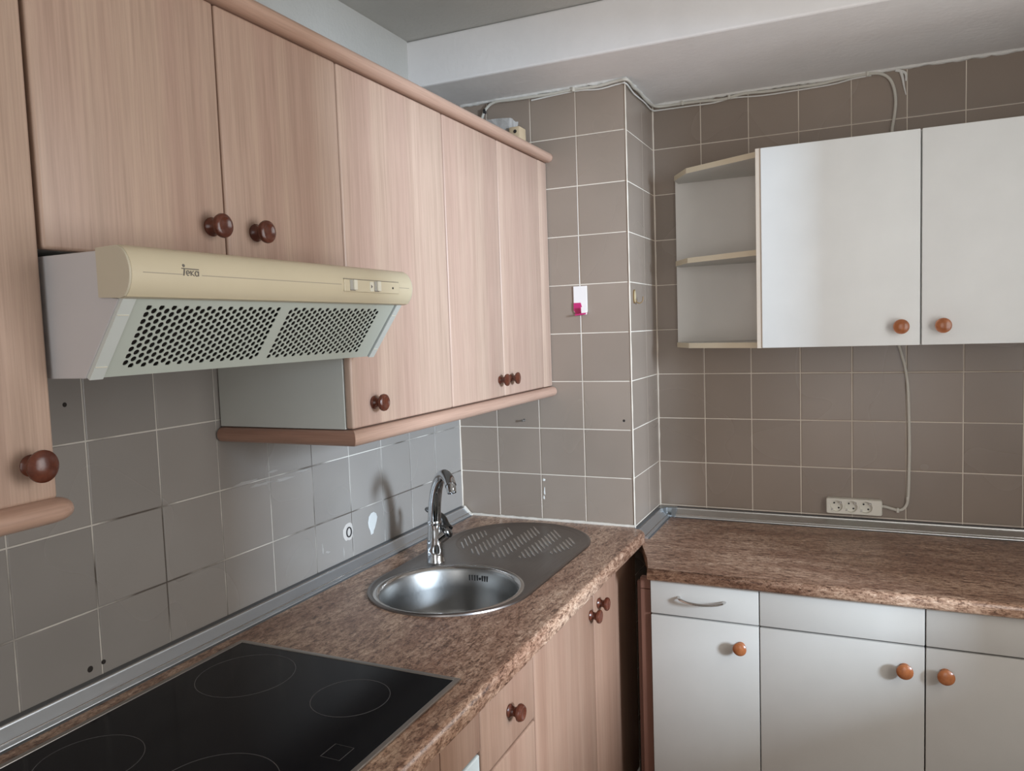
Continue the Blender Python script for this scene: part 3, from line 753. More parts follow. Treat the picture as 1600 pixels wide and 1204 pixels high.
# left worktop: plan outline with rounded far corner, holes for sink bowl and hob
XF = 0.640
SCX, SCY, SR = 0.328, -0.688, 0.176      # bowl opening
HX0, HX1, HYA, HYB = 0.078, 0.588, -1.700, -1.112
def left_top():
    import numpy as np
    t = bmesh.new(); th = 0.038
    # outer plan (counter-clockwise), rounded far right corner
    out = [(0.001, -2.40), (XF, -2.40)]
    rc = 0.045
    for k in range(0, 9):
        a = (PI/2)*k/8
        out.append((XF-rc+rc*math.cos(a), -0.004-rc+rc*math.sin(a)))
    out.append((0.001, -0.004))
    def loop(pts, z): return [t.verts.new((p[0], p[1], z)) for p in pts]
    def offs(pts, d):
        # shrink only where edge is exposed: move x beyond XF-... and far corner inwards
        res = []
        for (x, y) in pts:
            nx, ny = 0.0, 0.0
            if x > 0.3:
                cx0, cy0 = XF-rc, -0.004-rc
                if y > cy0: v = Vector((x-cx0, y-cy0)).normalized()
                else: v = Vector((1, 0))
                nx, ny = v.x, max(0.0, v.y)
                if x < CW and y > -0.01: nx = 0; ny = 0
            res.append((x-nx*d, y-ny*d))
        return res
    r1 = 0.013; rings = []
    for k in range(0, 7):
        a = PI/2 - (PI/2)*k/6
        rings.append(loop(offs(out, r1-r1*math.cos(a)), ZC-r1+r1*math.sin(a)))
    r2 = 0.009
    for k in range(1, 6):
        a = -(PI/2)*k/5
        rings.append(loop(offs(out, r2-r2*math.cos(a)), ZC-th+r2+r2*math.sin(a)))
    n = len(out)
    for a_, b_ in zip(rings, rings[1:]):
        for k in range(n): t.faces.new((a_[k], a_[(k+1) % n], b_[(k+1) % n], b_[k]))
    # top face with holes via triangle fill
    hole1 = loop([(SCX+SR*math.cos(2*PI*k/48), SCY+SR*math.sin(2*PI*k/48)) for k in range(48)], ZC)
    hole2 = loop([(HX0+0.01, HYA+0.01), (HX1-0.01, HYA+0.01), (HX1-0.01, HYB-0.01), (HX0+0.01, HYB-0.01)], ZC)
    es = []
    for L_ in (rings[0], hole1, hole2):
        for k in range(len(L_)):
            e = t.edges.get((L_[k], L_[(k+1) % len(L_)])) or t.edges.new((L_[k], L_[(k+1) % len(L_)]))
            es.append(e)
    bmesh.ops.triangle_fill(t, use_beauty=True, use_dissolve=False, edges=es, normal=(0, 0, 1))
    # inner walls of the cut-outs, then the underside
    dns = []
    for L_ in (hole1, hole2):
        dn = [t.verts.new((v.co.x, v.co.y, ZC-th)) for v in L_]; m_ = len(L_); dns.append(dn)
        for k in range(m_): t.faces.new((L_[k], L_[(k+1) % m_], dn[(k+1) % m_], dn[k]))
    es = []
    for L_ in [rings[-1]]+dns:
        for k in range(len(L_)):
            e = t.edges.get((L_[k], L_[(k+1) % len(L_)])) or t.edges.new((L_[k], L_[(k+1) % len(L_)]))
            es.append(e)
    bmesh.ops.triangle_fill(t, use_beauty=True, use_dissolve=False, edges=es, normal=(0, 0, -1))
    b = BM(); merge(b, t); return b
r = root_of((0.32, -1.2, ZC-0.038), 'worktop', 'long brown granite-look worktop holding the hob and the sink', 'worktop')
o = obj('slab', left_top(), M['granite_y'], r)
for f in o.data.polygons: f.use_smooth = (abs(f.normal.z) < 0.98)
# right worktop
r = root_of((1.35, 0.0, ZR-0.030), 'worktop', 'lower brown granite-look worktop on the white base cabinets', 'worktop')
b = BM(); t = bmesh.new()
prf = counter_profile(-0.292, CD-0.002, ZR, 0.032, -1)
def left_edge(y):     # cut at an angle beside the pillar
    return 0.612 + max(0.0, min(1.0, (0.0-y)/0.26))*0.098 if y < 0.0 else 0.602
cuts = [RX-0.002]
ysamp = [CD-0.002, 0.0, -0.05, -0.12, -0.20, -0.26]
A = [t.verts.new((left_edge(p[0]) if p[0] < 0.1 else 0.602, p[0], p[1])) for p in prf]
# plan polygon for the top so the slanted edge reads: top strip verts
B2 = [t.verts.new((RX-0.002, p[0], p[1])) for p in prf]
n = len(prf)
for k in range(1, n-2): t.faces.new((A[k], A[k+1], B2[k+1], B2[k]))
topL = [A[0]] + [t.verts.new((left_edge(y), y, ZR)) for y in (0.0, -0.05, -0.12, -0.20)] + [A[1]]
botL = [A[-1]] + [t.verts.new((left_edge(y), y, ZR-0.032)) for y in (0.0, -0.05, -0.12, -0.20)] + [A[-2]]
t.faces.new(topL + [B2[1], B2[0]]); t.faces.new(botL + [B2[-2], B2[-1]])
for k in range(5): t.faces.new((topL[k], topL[k+1], botL[k+1], botL[k]))
t.faces.new(A[1:-1]); t.faces.new(B2)
merge(b, t); o = obj('slab', b, M['granite_x'], r)
for f in o.data.polygons: f.use_smooth = (0.02 < abs(f.normal.z) < 0.98) or abs(f.normal.y) > 0.5

# ------------------------------------------------------------------ aluminium upstands
def upstand(kind, a, b0, b1, z, mat, root, axis, sgn, d=0.034, h=0.027):
    """kind of profile swept along axis; a = wall plane, sgn = direction away from the wall"""
    prof = [(0, 0), (0, h), (0.010, h+0.0005), (0.0115, h-0.001), (0.0125, h-0.0035), (d-0.012, 0.0085), (d-0.0085, 0.0075), (d-0.004, 0.0035), (d-0.003, 0.0)]
    b = BM(); P = [(a+sgn*p[0], z+p[1]) for p in prof]
    prism(b, P, b0, b1, 'y' if axis == 'y' else 'x'); o = obj('profile', b, M[mat], root)
    # raised bright edges
    b = BM()
    for (u, v, rr) in ((0.0118, h-0.0005, 0.0014), (d-0.0105, 0.0085, 0.0013)):
        pts = [(a+sgn*u, b0, z+v), (a+sgn*u, b1, z+v)] if axis == 'y' else [(b0, a+sgn*u, z+v), (b1, a+sgn*u, z+v)]
        tube(b, pts, rr, 8)
    obj('bright_edge', b, M['steel_rim'], root, smooth=True)
    b = BM(); P = [(a+sgn*p[0], z+p[1]) for p in ((0.0005, h-0.001), (0.0005, h+0.0030), (0.0106, h+0.0014), (0.0108, h))]
    prism(b, P, b0, b1, 'y' if axis == 'y' else 'x'); obj('rubber_lip', b, M['rubber'], root)
    b = BM(); P = [(a+sgn*p[0], z+p[1]) for p in ((d-0.0035, 0.0002), (d-0.0035, 0.002), (d+0.001, 0.0012), (d+0.002, 0.0002))]
    prism(b, P, b0, b1, 'y' if axis == 'y' else 'x'); obj('rubber_lip', b, M['rubber'], root)
r = root_of((0.0, -1.0, ZC), 'aluminium_upstand', 'aluminium upstand strip between the left wall and the long worktop', 'upstand')
upstand('p', 0.001, -2.40, -0.012, ZC, 'alu_y', r, 'y', 1, d=0.040, h=0.028)
b = BM(); prism(b, [(0.0012, ZC), (0.0012, ZC+0.031), (0.013, ZC+0.031), (0.017, ZC+0.024), (0.030, ZC+0.010), (0.041, ZC+0.005), (0.041, ZC)], -0.016, -0.005, 'y', bev=0.001)
obj('end_cap', b, M['caulk'], r)
r = root_of((CW, 0.15, ZR), 'aluminium_upstand', 'short aluminium upstand strip along the pillar side on the lower worktop', 'upstand')
upstand('p', CW+0.001, -0.004, CD-0.045, ZR, 'alu_y', r, 'y', 1, d=0.044, h=0.027)
r2_ = root_of((1.3, CD, ZR), 'aluminium_upstand', 'long aluminium upstand strip along the back wall below the socket strip', 'upstand')
upstand('p', CD-0.0005, CW+0.060, RX-0.004, ZR, 'alu_x', r2_, 'x', -1, d=0.046, h=0.026)
b = BM()
prism(b, [(CW+0.0015, CD-0.002), (CW+0.0615, CD-0.002), (CW+0.0615, CD-0.048), (CW+0.050, CD-0.048), (CW+0.045, CD-0.046), (CW+0.0015, CD-0.046)], ZR+0.0003, ZR+0.008, 'z', bev=0.001)
prism(b, [(CW+0.0015, CD-0.002), (CW+0.0615, CD-0.002), (CW+0.0615, CD-0.026), (CW+0.030, CD-0.026), (CW+0.022, CD-0.034), (CW+0.022, CD-0.046), (CW+0.0015, CD-0.046)], ZR+0.008, ZR+0.029, 'z', bev=0.002)
prism(b, [(CD-0.047, ZR+0.006), (CD-0.024, ZR+0.028), (CD-0.022, ZR+0.028), (CD-0.022, ZR+0.006)], CW+0.047, CW+0.0605, 'x', bev=0.001)
obj('corner_piece', b, M['cornerplastic'], r2_)

# ------------------------------------------------------------------ hob
r = root_of(((HX0+HX1)/2, (HYA+HYB)/2, ZC), 'hob', 'black ceramic glass hob with steel frame set in the left worktop', 'hob')
b = BM(); fz = ZC+0.0005
fw = 0.010
for (x0, x1, y0, y1) in ((HX0, HX0+fw, HYA, HYB), (HX1-fw, HX1, HYA, HYB), (HX0+fw, HX1-fw, HYB-fw, HYB), (HX0+fw, HX1-fw, HYA, HYA+fw)):
    box(b, x0, x1, y0, y1, fz, fz+0.0045, 0.0012, 2)
obj('frame', b, M['hobframe'], r)
b = BM(); box(b, HX0+fw-0.001, HX1-fw+0.001, HYA+fw-0.001, HYB-fw+0.001, ZC-0.004, fz+0.0032, 0.0008, 1)
obj('glass_plate', b, M['glass'], r)
gz = fz+0.0032
for (cx_, cy_, rr) in ((0.206, -1.235, 0.088), (0.443, -1.240, 0.067), (0.196, -1.545, 0.075), (0.424, -1.530, 0.090)):
    b = BM(); ellipse_ring(b, (cx_, cy_), rr-0.0006, rr+0.0006, gz, gz+0.00025, 64)
    obj('cooking_zone_ring', b, M['mark'], r)
b = BM()
q = [(0.509, -1.405), (0.517, -1.370), (0.547, -1.370), (0.541, -1.409)]
q = [(0.512, -1.408), (0.512, -1.372), (0.546, -1.372), (0.546, -1.408)]
tube(b, [(*p, gz) for p in q+q[:1]], 0.0005, 5)
obj('touch_field', b, M['mark'], r)

# ------------------------------------------------------------------ sink
sink = root_of((SCX, -0.45, ZC), 'sink', 'stainless steel sink with round bowl and grooved drainer by the pillar', 'sink')
# outline: hull of two circles
C1, R1 = Vector((0.325, -0.665)), 0.206
C2, R2 = Vector((0.320, -0.262)), 0.212
def hull(d, n=40):
    """outline shrunk by d"""
    r1_, r2_h = R1-d, R2-d
    dd = (C2-C1); L = dd.length; ang = math.atan2(dd.y, dd.x); al = math.acos((r1_-r2_h)/L)
    P = []
    for k in range(n+1):
        a = ang+al+(2*PI-2*al)*k/n; P.append((C1.x+r1_*math.cos(a), C1.y+r1_*math.sin(a)))
    for k in range(n+1):
        a = ang-al+(2*al)*k/n; P.append((C2.x+r2_h*math.cos(a), C2.y+r2_h*math.sin(a)))
    return P
BC, BR = (0.328, -0.688), 0.166
t = bmesh.new()
rings = []
for d, z in ((0.0, 0.0004), (0.0008, 0.0040), (0.004, 0.0058), (0.008, 0.0056), (0.012, 0.0036)):
    rings.append([t.verts.new((p[0], p[1], ZC+z)) for p in hull(d)])
n = len(rings[0])
for a_, b_ in zip(rings, rings[1:]):
    for k in range(n): t.faces.new((a_[k], a_[(k+1) % n], b_[(k+1) % n], b_[k]))
# two openings: bowl ring and drainer well
ringb = [t.verts.new((BC[0]+(BR+0.016)*math.cos(2*PI*k/64), BC[1]+(BR+0.016)*math.sin(2*PI*k/64), ZC+0.0036)) for k in range(64)]
def dr_out(d, n=56):
    """drainer well: D shape: circle of C2 cut by an arc round the bowl"""
    P = []
    rr = R2-0.026-d
    for k in range(n):
        a = 2*PI*k/n
        x, y = 0.318+rr*1.0*math.cos(a), -0.252+(rr*1.0)*math.sin(a)
        y = max(y, -0.252-rr)
        # keep clear of bowl and tap
        bx, by = x-BC[0], y-BC[1]; dist = math.hypot(bx, by); lim = BR+0.052+d
        if dist < lim: s = lim/dist; x, y = BC[0]+bx*s, BC[1]+by*s
        P.append((x, y))
    return P
ringd = [t.verts.new((p[0], p[1], ZC+0.0036)) for p in dr_out(0)]
es = []
for L_ in (rings[-1], ringb, ringd):
    for k in range(len(L_)):
        e = t.edges.get((L_[k], L_[(k+1) % len(L_)])) or t.edges.new((L_[k], L_[(k+1) % len(L_)])); es.append(e)
bmesh.ops.triangle_fill(t, use_beauty=True, use_dissolve=False, edges=es, normal=(0, 0, 1))
prev = ringd
for d, z in ((0.004, 0.0014), (0.009, 0.0)):
    cur = [t.verts.new((p[0], p[1], ZC+z+0.0008)) for p in dr_out(d)]
    for k in range(len(cur)): t.faces.new((prev[k], prev[(k+1) % len(cur)], cur[(k+1) % len(cur)], cur[k]))
    prev = cur
t.faces.new(prev)
b = BM(); merge(b, t)
o = obj('deck', b, M['steel'], sink, smooth=True)
# bowl
b = BM()
prof = [(BR+0.0165, 0.0036), (BR+0.013, 0.0050), (BR+0.009, 0.0052), (BR+0.005, 0.0030), (BR+0.001, -0.003), (BR-0.002, -0.010), (BR-0.006, -0.05), (BR-0.012, -0.105), (BR-0.022, -0.130),
        (BR-0.045, -0.146), (BR-0.08, -0.151), (0.045, -0.154), (0.044, -0.157), (0.030, -0.158), (0.0, -0.159)]
lathe(b, [(r_, z) for r_, z in prof], 72, Matrix.Translation((BC[0], BC[1], ZC)))
bowl = obj('bowl', b, M['steel_bowl'], sink, smooth=True)
b = BM(); lathe(b, [(BR+0.016, 0.0037), (BR+0.013, 0.0056), (BR+0.0085, 0.0058), (BR+0.0045, 0.0036), (BR+0.001, -0.002)], 72, Matrix.Translation((BC[0], BC[1], ZC)))
obj('bowl_rim', b, M['steel_rim'], sink, smooth=True)
b = BM(); lathe(b, [(0.036, -0.1565), (0.034, -0.1545), (0.028, -0.1565), (0.012, -0.157), (0.0, -0.155)], 32, Matrix.Translation((BC[0], BC[1], ZC)))
obj('drain_strainer', b, M['steel_rim'], sink, smooth=True)
# overflow slots on the far wall of the bowl
b = BM(); rr = BR-0.0036
for k in range(8):
    if k == 4: continue
    a = math.radians(90-(k-3.2)*2.55+2.0)
    c = Vector((BC[0]+rr*math.cos(a), BC[1]+rr*math.sin(a), ZC-0.026))
    m_ = Matrix.Translation(c) @ Matrix.Rotation(a, 4, 'Z') @ Matrix.Rotation(-0.08, 4, 'Y')
    t2 = bmesh.new(); bmesh.ops.create_cube(t2, size=1.0); bmesh.ops.scale(t2, vec=(0.0022, 0.0032, 0.018), verts=t2.verts)
    merge(b, t2, 0, m_)
a = math.radians(90-(4-3.2)*2.55+2.0); c = Vector((BC[0]+rr*math.cos(a), BC[1]+rr*math.sin(a), ZC-0.026))
lathe(b, [(0.0035, 0), (0.0035, 0.0014), (0, 0.0016)], 10, rot_to(c+Vector((0, 0.0004, 0)), (-math.cos(a), -math.sin(a), 0.05)))
obj('overflow_slots', b, M['black'], sink)
# drainer ribs: slanted short ridges in five rows
for ri, (xa, xb_, ya, cnt) in enumerate(((0.147, 0.199, -0.295, 7), (0.222, 0.272, -0.392, 12), (0.294, 0.346, -0.405, 14), (0.370, 0.421, -0.400, 13), (0.444, 0.484, -0.320, 7))):
    for k in range(cnt):
        y = ya+0.0245*k
        dy = -(xb_-xa)*1.42
        f0 = 0.0
        if ri == 2 and k == 0: f0 = 0.45
        if ri == 3 and k < 2: f0 = 0.5-0.25*k
        b = BM()
        p0 = Vector((xa+(xb_-xa)*f0, y+dy*f0, ZC+0.0010)); p1 = Vector((xb_, y+dy, ZC+0.0010))
        # keep inside the well
        def inside(p): return (p.x-0.318)**2+(p.y+0.252)**2 < (R2-0.042)**2 and math.hypot(p.x-BC[0], p.y-BC[1]) > BR+0.062
        while (p1-p0).length > 0.008 and not inside(p0): p0 += (p1-p0).normalized()*0.004
        while (p1-p0).length > 0.008 and not inside(p1): p1 += (p0-p1).normalized()*0.004
        if (p1-p0).length <= 0.012: b.free(); continue
        tube(b, [p0, p0.lerp(p1, 0.12), p0.lerp(p1, 0.88), p1], [(0.0004, 0.0014), (0.0022, 0.0031), (0.0022, 0.0031), (0.0004, 0.0014)], 8)
        obj('drainer_rib', b, M['steel_rim'], sink, smooth=True)

# ------------------------------------------------------------------ tap
TB = Vector((0.189, -0.509, ZC+0.0025))
tap = root_of(TB, 'tap', 'chrome mixer tap with curved spout standing behind the sink bowl', 'tap')
b = BM(); lathe(b, [(0.0, 0), (0.0255, 0), (0.0255, 0.003), (0.0235, 0.006), (0.0235, 0.035), (0.0225, 0.055), (0.0195, 0.085), (0.0185, 0.100), (0.0187, 0.1035), (0, 0.1035)], 36, Matrix.Translation(TB))
obj('body', b, M['chrome'], tap, smooth=True)
b = BM(); lathe(b, [(0.0, 0.1035), (0.0192, 0.1035), (0.0196, 0.105), (0.0196, 0.111), (0.0188, 0.113), (0, 0.113)], 36, Matrix.Translation(TB))
obj('collar', b, M['chrome'], tap, smooth=True)
th = math.radians(-46); dx, dy = math.cos(th), math.sin(th)
def TP(r_, z): return (TB.x+r_*dx, TB.y+r_*dy, ZC+z)
pts = smooth_pts([TP(0.0, 0.112), TP(0.006, 0.145), TP(0.020, 0.180), TP(0.046, 0.217), TP(0.084, 0.246), TP(0.128, 0.260), TP(0.168, 0.256), TP(0.187, 0.243)], 6)
nn = len(pts); rad = [(0.0182-0.0045*min(1, k/(nn*0.8)), 0.0175-0.0035*min(1, k/(nn*0.8))) for k in range(nn)]
b = BM(); tube(b, pts, rad, 20); obj('spout', b, M['chrome'], tap, smooth=True)
tipdir = (Vector(TP(0.192, 0.226))-Vector(TP(0.178, 0.250))).normalized()
b = BM(); lathe(b, [(0, 0), (0.0118, 0.0), (0.0122, 0.002), (0.0122, 0.015), (0.0112, 0.018), (0.0112, 0.022), (0.0095, 0.0225), (0.009, 0.018), (0, 0.018)], 24, rot_to(TP(0.184, 0.246), tipdir))
obj('aerator', b, M['chrome'], tap, smooth=True)
# side lever: conical hub to the right, black ring, long lever rising behind the spout
hb = TB+Vector((0.0, 0.0, 0.058)); hd = Vector((0.70, 0.32, 0.60)).normalized()
b = BM(); lathe(b, [(0, 0), (0.019, 0.0), (0.0195, 0.018), (0.0200, 0.034), (0, 0.034)], 28, rot_to(hb, hd)); obj('lever_hub', b, M['chrome'], tap, smooth=True)
b = BM(); lathe(b, [(0, 0.034), (0.0188, 0.034), (0.0188, 0.037), (0, 0.037)], 28, rot_to(hb, hd)); obj('seal_ring', b, M['black'], tap, smooth=True)
b = BM(); lathe(b, [(0, 0.037), (0.0205, 0.037), (0.0203, 0.042), (0.0165, 0.048), (0.008, 0.0515), (0, 0.052)], 28, rot_to(hb, hd))
s0 = hb+hd*0.043
tip = Vector((0.127, -0.446, ZC+0.128))
pp = smooth_pts([s0+Vector((0.002, 0.002, 0.004)), s0+Vector((-0.010, 0.012, 0.014)), Vector((0.186, -0.468, ZC+0.118)), tip], 6)
tube(b, pp, [(0.0085, 0.0125)]*4+[(0.0065, 0.0090)]*(len(pp)-8)+[(0.0078, 0.0090)]*3+[(0.0055, 0.0065)], 14)
obj('lever', b, M['chrome_dark'], tap, smooth=True)

# ------------------------------------------------------------------ left base units
XL = 0.605
PL = 0.14      # plinth height
def base_carcass(parent, y0, y1, top=ZC-0.042):
    b = BM(); t = 0.016; x0, x1 = 0.01, XL-TH-0.002
    for (a, c) in ((y0, y0+t), (y1-t, y1)): box(b, x0, x1, a, c, PL, top)
    box(b, x0, x1, y0+t, y1-t, PL, PL+t); box(b, x0, x0+0.004, y0+t, y1-t, PL+t, top)
    box(b, x1-0.08, x1, y0+t, y1-t, top-t, top)
    return obj('carcass', b, M['dark'], parent)
zt_ = 0.846
r = root_of((0.3, -0.42, 0), 'base_cabinet', 'beech base cabinet under the sink with two doors and paired knobs', 'cabinet')
base_carcass(r, -0.826, -0.028)
d = door_x(r, -0.826, -0.427, PL+0.01, zt_, XL, 'wood_low_shaded'); knob_dished(d, (XL, -0.458, 0.787), (1, 0, 0), 'knob', R=0.0175)
d = door_x(r, -0.427, -0.028, PL+0.01, zt_, XL, 'wood_low_shaded'); knob_dished(d, (XL, -0.393, 0.797), (1, 0, 0), 'knob', R=0.0175)
b = BM(); box(b, 0.05, XL-0.06, -0.826, -0.028, 0.0, PL-0.002); obj('plinth', b, M['wood_low_shaded'], r)
r = root_of((0.3, -0.95, 0), 'drawer_unit', 'narrow beech drawer unit between oven and sink cabinet', 'drawers')
base_carcass(r, -1.078, -0.828)
for k, (za, zb) in enumerate(((0.697, zt_+0.004), (0.500, 0.695), (0.302, 0.498), (PL+0.01, 0.300))):
    d = door_x(r, -1.078, -0.828, za, zb, XL, 'wood_low_shaded', 'drawer'); knob_dished(d, (XL, -0.955, (za+zb)/2), (1, 0, 0), 'knob', R=0.0175, L=0.032)
b = BM(); box(b, 0.05, XL-0.06, -1.078, -0.828, 0.0, PL-0.002); obj('plinth', b, M['wood_low_shaded'], r)
r = root_of((0.3, -1.4, 0), 'oven_housing', 'beech fascia panels above the built-in oven under the hob', 'cabinet')
b = BM()
for (a, c) in ((-1.696, -1.682), (-1.094, -1.080)): box(b, 0.01, XL-TH-0.002, a, c, PL, ZC-0.042)
box(b, 0.01, XL-TH-0.002, -1.682, -1.094, PL, PL+0.016)
obj('carcass', b, M['dark'], r)
for (a, c) in ((-1.223, -1.080), (-1.696, -1.223)):
    door_x(r, a, c, 0.757, 0.856, XL, 'wood_low_shaded', 'fascia_panel', 0.002)
r = root_of((0.3, -1.39, PL+0.017), 'oven', 'built-in oven with pale grey control panel under the hob', 'oven')
b = BM(); box(b, 0.06, XL-0.022, -1.678, -1.098, PL+0.018, 0.745, 0.003); obj('body', b, M['black'], r)
b = BM(); box(b, XL-0.020, XL-0.001, -1.692, -1.083, 0.655, 0.752, 0.003); obj('control_panel', b, M['hood_frame'], r, label='pale grey green control panel')
for k, y in enumerate((-1.125, -1.24, -1.36, -1.52, -1.62)):
    b = BM(); lathe(b, [(0, 0), (0.017, 0), (0.0165, 0.018), (0.014, 0.020), (0, 0.0205)], 20, rot_to((XL-0.001, y, 0.705), (1, 0, 0)))
    obj('dial', b, M['black'], r, origin=(XL, y, 0.705), smooth=True)
b = BM(); box(b, XL-0.020, XL-0.001, -1.692, -1.083, PL+0.03, 0.652, 0.003); od = obj('oven_door', b, M['glass'], r)
b = BM(); tube(b, [(XL+0.03, -1.65, 0.60), (XL+0.03, -1.13, 0.60)], 0.009, 12); box(b, XL-0.002, XL+0.03, -1.64, -1.625, 0.594, 0.606); box(b, XL-0.002, XL+0.03, -1.155, -1.14, 0.594, 0.606)
obj('handle', b, M['steel_rim'], od)
r = root_of((0.3, -2.0, 0), 'base_cabinet', 'beech base cabinet left of the oven below the worktop', 'cabinet')
base_carcass(r, -2.30, -1.70)
d = door_x(r, -2.30, -1.70, PL+0.01, zt_, XL, 'wood_low_shaded'); knob_dished(d, (XL, -1.74, 0.79), (1, 0, 0), 'knob')

# ------------------------------------------------------------------ right base units
YL = -0.272
def door_y(parent, x0, x1, z0, z1, y, mat, name='door', bev=0.002, th=TH, g_=0.0013):
    b = BM(); box(b, x0+g_, x1-g_, y, y+th, z0+g_, z1-g_, bev, 2)
    return obj(name, b, M[mat], parent, origin=((x0+x1)/2, y, z0), smooth=True)
def base_carcass_y(parent, x0, x1):
    b = BM(); t = 0.016; y0, y1 = YL+TH+0.002, CD-0.01; top = ZR-0.034
    box(b, x0, x0+t, y0, y1, PL, top); box(b, x1-t, x1, y0, y1, PL, top); box(b, x0+t, x1-t, y0, y1, PL, PL+t)
    box(b, x0+t, x1-t, y1-0.004, y1, PL+t, top); box(b, x0+t, x1-t, y0, y0+0.08, top-t, top)
    return obj('carcass', b, M['carcass'], parent)
zt2, zs2 = 0.8345, 0.7385
U = [(0.7125, 0.9955), (0.9955, 1.3715), (1.3715, 1.7475), (1.7475, RX-0.004)]
r = root_of((0.855, 0.0, 0), 'base_cabinet', 'narrow white base cabinet with a bar-handled drawer beside the pillar', 'cabinet')
base_carcass_y(r, *U[0])
d = door_y(r, *U[0], zs2+0.002, zt2, YL, 'white_low_shaded', 'drawer')
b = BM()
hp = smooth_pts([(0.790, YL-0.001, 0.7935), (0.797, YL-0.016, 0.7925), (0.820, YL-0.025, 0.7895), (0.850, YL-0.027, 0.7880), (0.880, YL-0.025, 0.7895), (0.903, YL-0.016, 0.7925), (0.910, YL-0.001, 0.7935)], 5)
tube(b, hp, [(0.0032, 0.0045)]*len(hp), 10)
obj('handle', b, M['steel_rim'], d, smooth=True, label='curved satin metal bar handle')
d = door_y(r, *U[0], PL+0.01, zs2, YL, 'white_low_shaded'); knob(d, (0.949, YL, 0.682), (0, -1, 0), 'knob_orange', R=0.0172)
b = BM(); box(b, 0.720, 0.99, YL+0.06, YL+0.076, 0.0, PL-0.002); obj('plinth', b, M['dark'], r)
r = root_of((1.37, 0.0, 0), 'base_cabinet', 'wide white base cabinet with two doors and a pair of orange knobs', 'cabinet')
base_carcass_y(r, U[1][0]+0.001, U[2][1])
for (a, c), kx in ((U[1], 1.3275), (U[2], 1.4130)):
    door_y(r, a, c, zs2+0.002, zt2, YL, 'white_low_shaded', 'fascia_panel')
    d = door_y(r, a, c, PL+0.01, zs2, YL, 'white_low_shaded'); knob(d, (kx, YL, 0.682), (0, -1, 0), 'knob_orange', R=0.0185)
b = BM(); box(b, 1.0, 1.745, YL+0.06, YL+0.076, 0.0, PL-0.002); obj('plinth', b, M['dark'], r)
r = root_of((1.90, 0.0, 0), 'base_cabinet', 'white base cabinet at the right wall outside the picture', 'cabinet')
base_carcass_y(r, U[3][0]+0.001, U[3][1])
door_y(r, *U[3], zs2+0.002, zt2, YL, 'white_low_shaded', 'fascia_panel'); d = door_y(r, *U[3], PL+0.01, zs2, YL, 'white_low_shaded'); knob(d, (1.79, YL, 0.682), (0, -1, 0), 'knob_orange')
# reddish filler post in the gap by the pillar
r = root_of((0.69, -0.24, 0.0), 'filler_post', 'narrow reddish brown filler strip in the gap left of the white base cabinets', 'filler')
b = BM(); box(b, 0.683, 0.7105, YL+0.012, YL+0.030, 0.803, 0.834, 0.001); obj('upper_strip', b, M['wood_red'], r)
b = BM(); box(b, 0.683, 0.7105, YL+0.012, YL+0.030, PL+0.06, 0.8015, 0.001); obj('lower_strip', b, M['wood_red'], r)
b = BM(); box(b, 0.668, 0.700, YL+0.034, YL+0.050, 0.0, 0.815, 0.001); obj('batten', b, M['wood_red'], r)

# ------------------------------------------------------------------ right wall units
YU = 0.006
ZU0, ZU1 = 1.442, 1.998
r = root_of((1.375, 0.16, ZU0), 'wall_cabinet', 'white two-door wall cabinet with orange wooden knobs on the back wall', 'cabinet')
b = BM(); t = 0.016; ya, yb = YU+TH+0.002, CD-0.013
box(b, 1.766, 1.782, ya, yb, ZU0, ZU1); box(b, 0.979, 1.766, ya, yb, ZU1-t, ZU1); box(b, 0.979, 1.766, ya, yb, ZU0, ZU0+t)
box(b, 0.979, 1.766, yb-0.004, yb, ZU0+t, ZU1-t); box(b, 1.367, 1.383, ya, yb-0.004, ZU0+t, ZU1-t)
obj('carcass', b, M['carcass'], r)
b = BM(); box(b, 0.9635, 0.9785, YU+0.004, yb, ZU0, ZU1, 0.0005, 1); obj('side_panel', b, M['side_edge'], r, label='cream edged side panel')
d = door_y(r, 0.9765, 1.3745, ZU0-0.001, ZU1+0.001, YU, 'white_door', bev=0.0025); knob(d, (1.3285, YU, 1.492), (0, -1, 0), 'knob_orange', R=0.0195, L=0.028)
d = door_y(r, 1.3755, 1.7815, ZU0-0.001, ZU1+0.001, YU, 'white_door', bev=0.0025); knob(d, (1.4250, YU, 1.492), (0, -1, 0), 'knob_orange', R=0.0195, L=0.028)

r = root_of((0.81, 0.2, ZU0), 'end_shelf_unit', 'open white end shelf with three angled shelves left of the white wall cabinet', 'shelf')
b = BM(); box(b, 0.672, 0.962, CD-0.012, CD-0.003, ZU0, ZU1-0.004, 0.0006, 1); obj('back_panel', b, M['shelfback'], r)
def shelf(z0, th_, name='shelf'):
    b = BM()
    # plan: back left, clipped front-left corner, front right at the side panel
    plan = [(0.682, CD-0.013), (0.682, 0.255), (0.742, 0.150), (0.962, 0.030), (0.962, CD-0.013)]
    prism(b, plan, z0, z0+th_, 'z'); return b
def shelf_obj(z0):
    b = shelf(z0, 0.016); o = obj('shelf', b, None, r, mats=[M['carcass'], M['edge']])
    for f in o.data.polygons:
        if abs(f.normal.z) < 0.5: f.material_index = 1
    return o
for z in (ZU0, 1.705, ZU1-0.020): shelf_obj(z)

# ------------------------------------------------------------------ socket strip and cable
r = root_of((1.21, CD, 0.935), 'socket_strip', 'white three-way socket strip screwed to the back wall tiles', 'socket strip')
sx0, sx1, sz0_, sz1_, sd = 1.131, 1.290, 0.911, 0.959, 0.026
fy = CD-0.001-sd
b = BM(); t = bmesh.new()
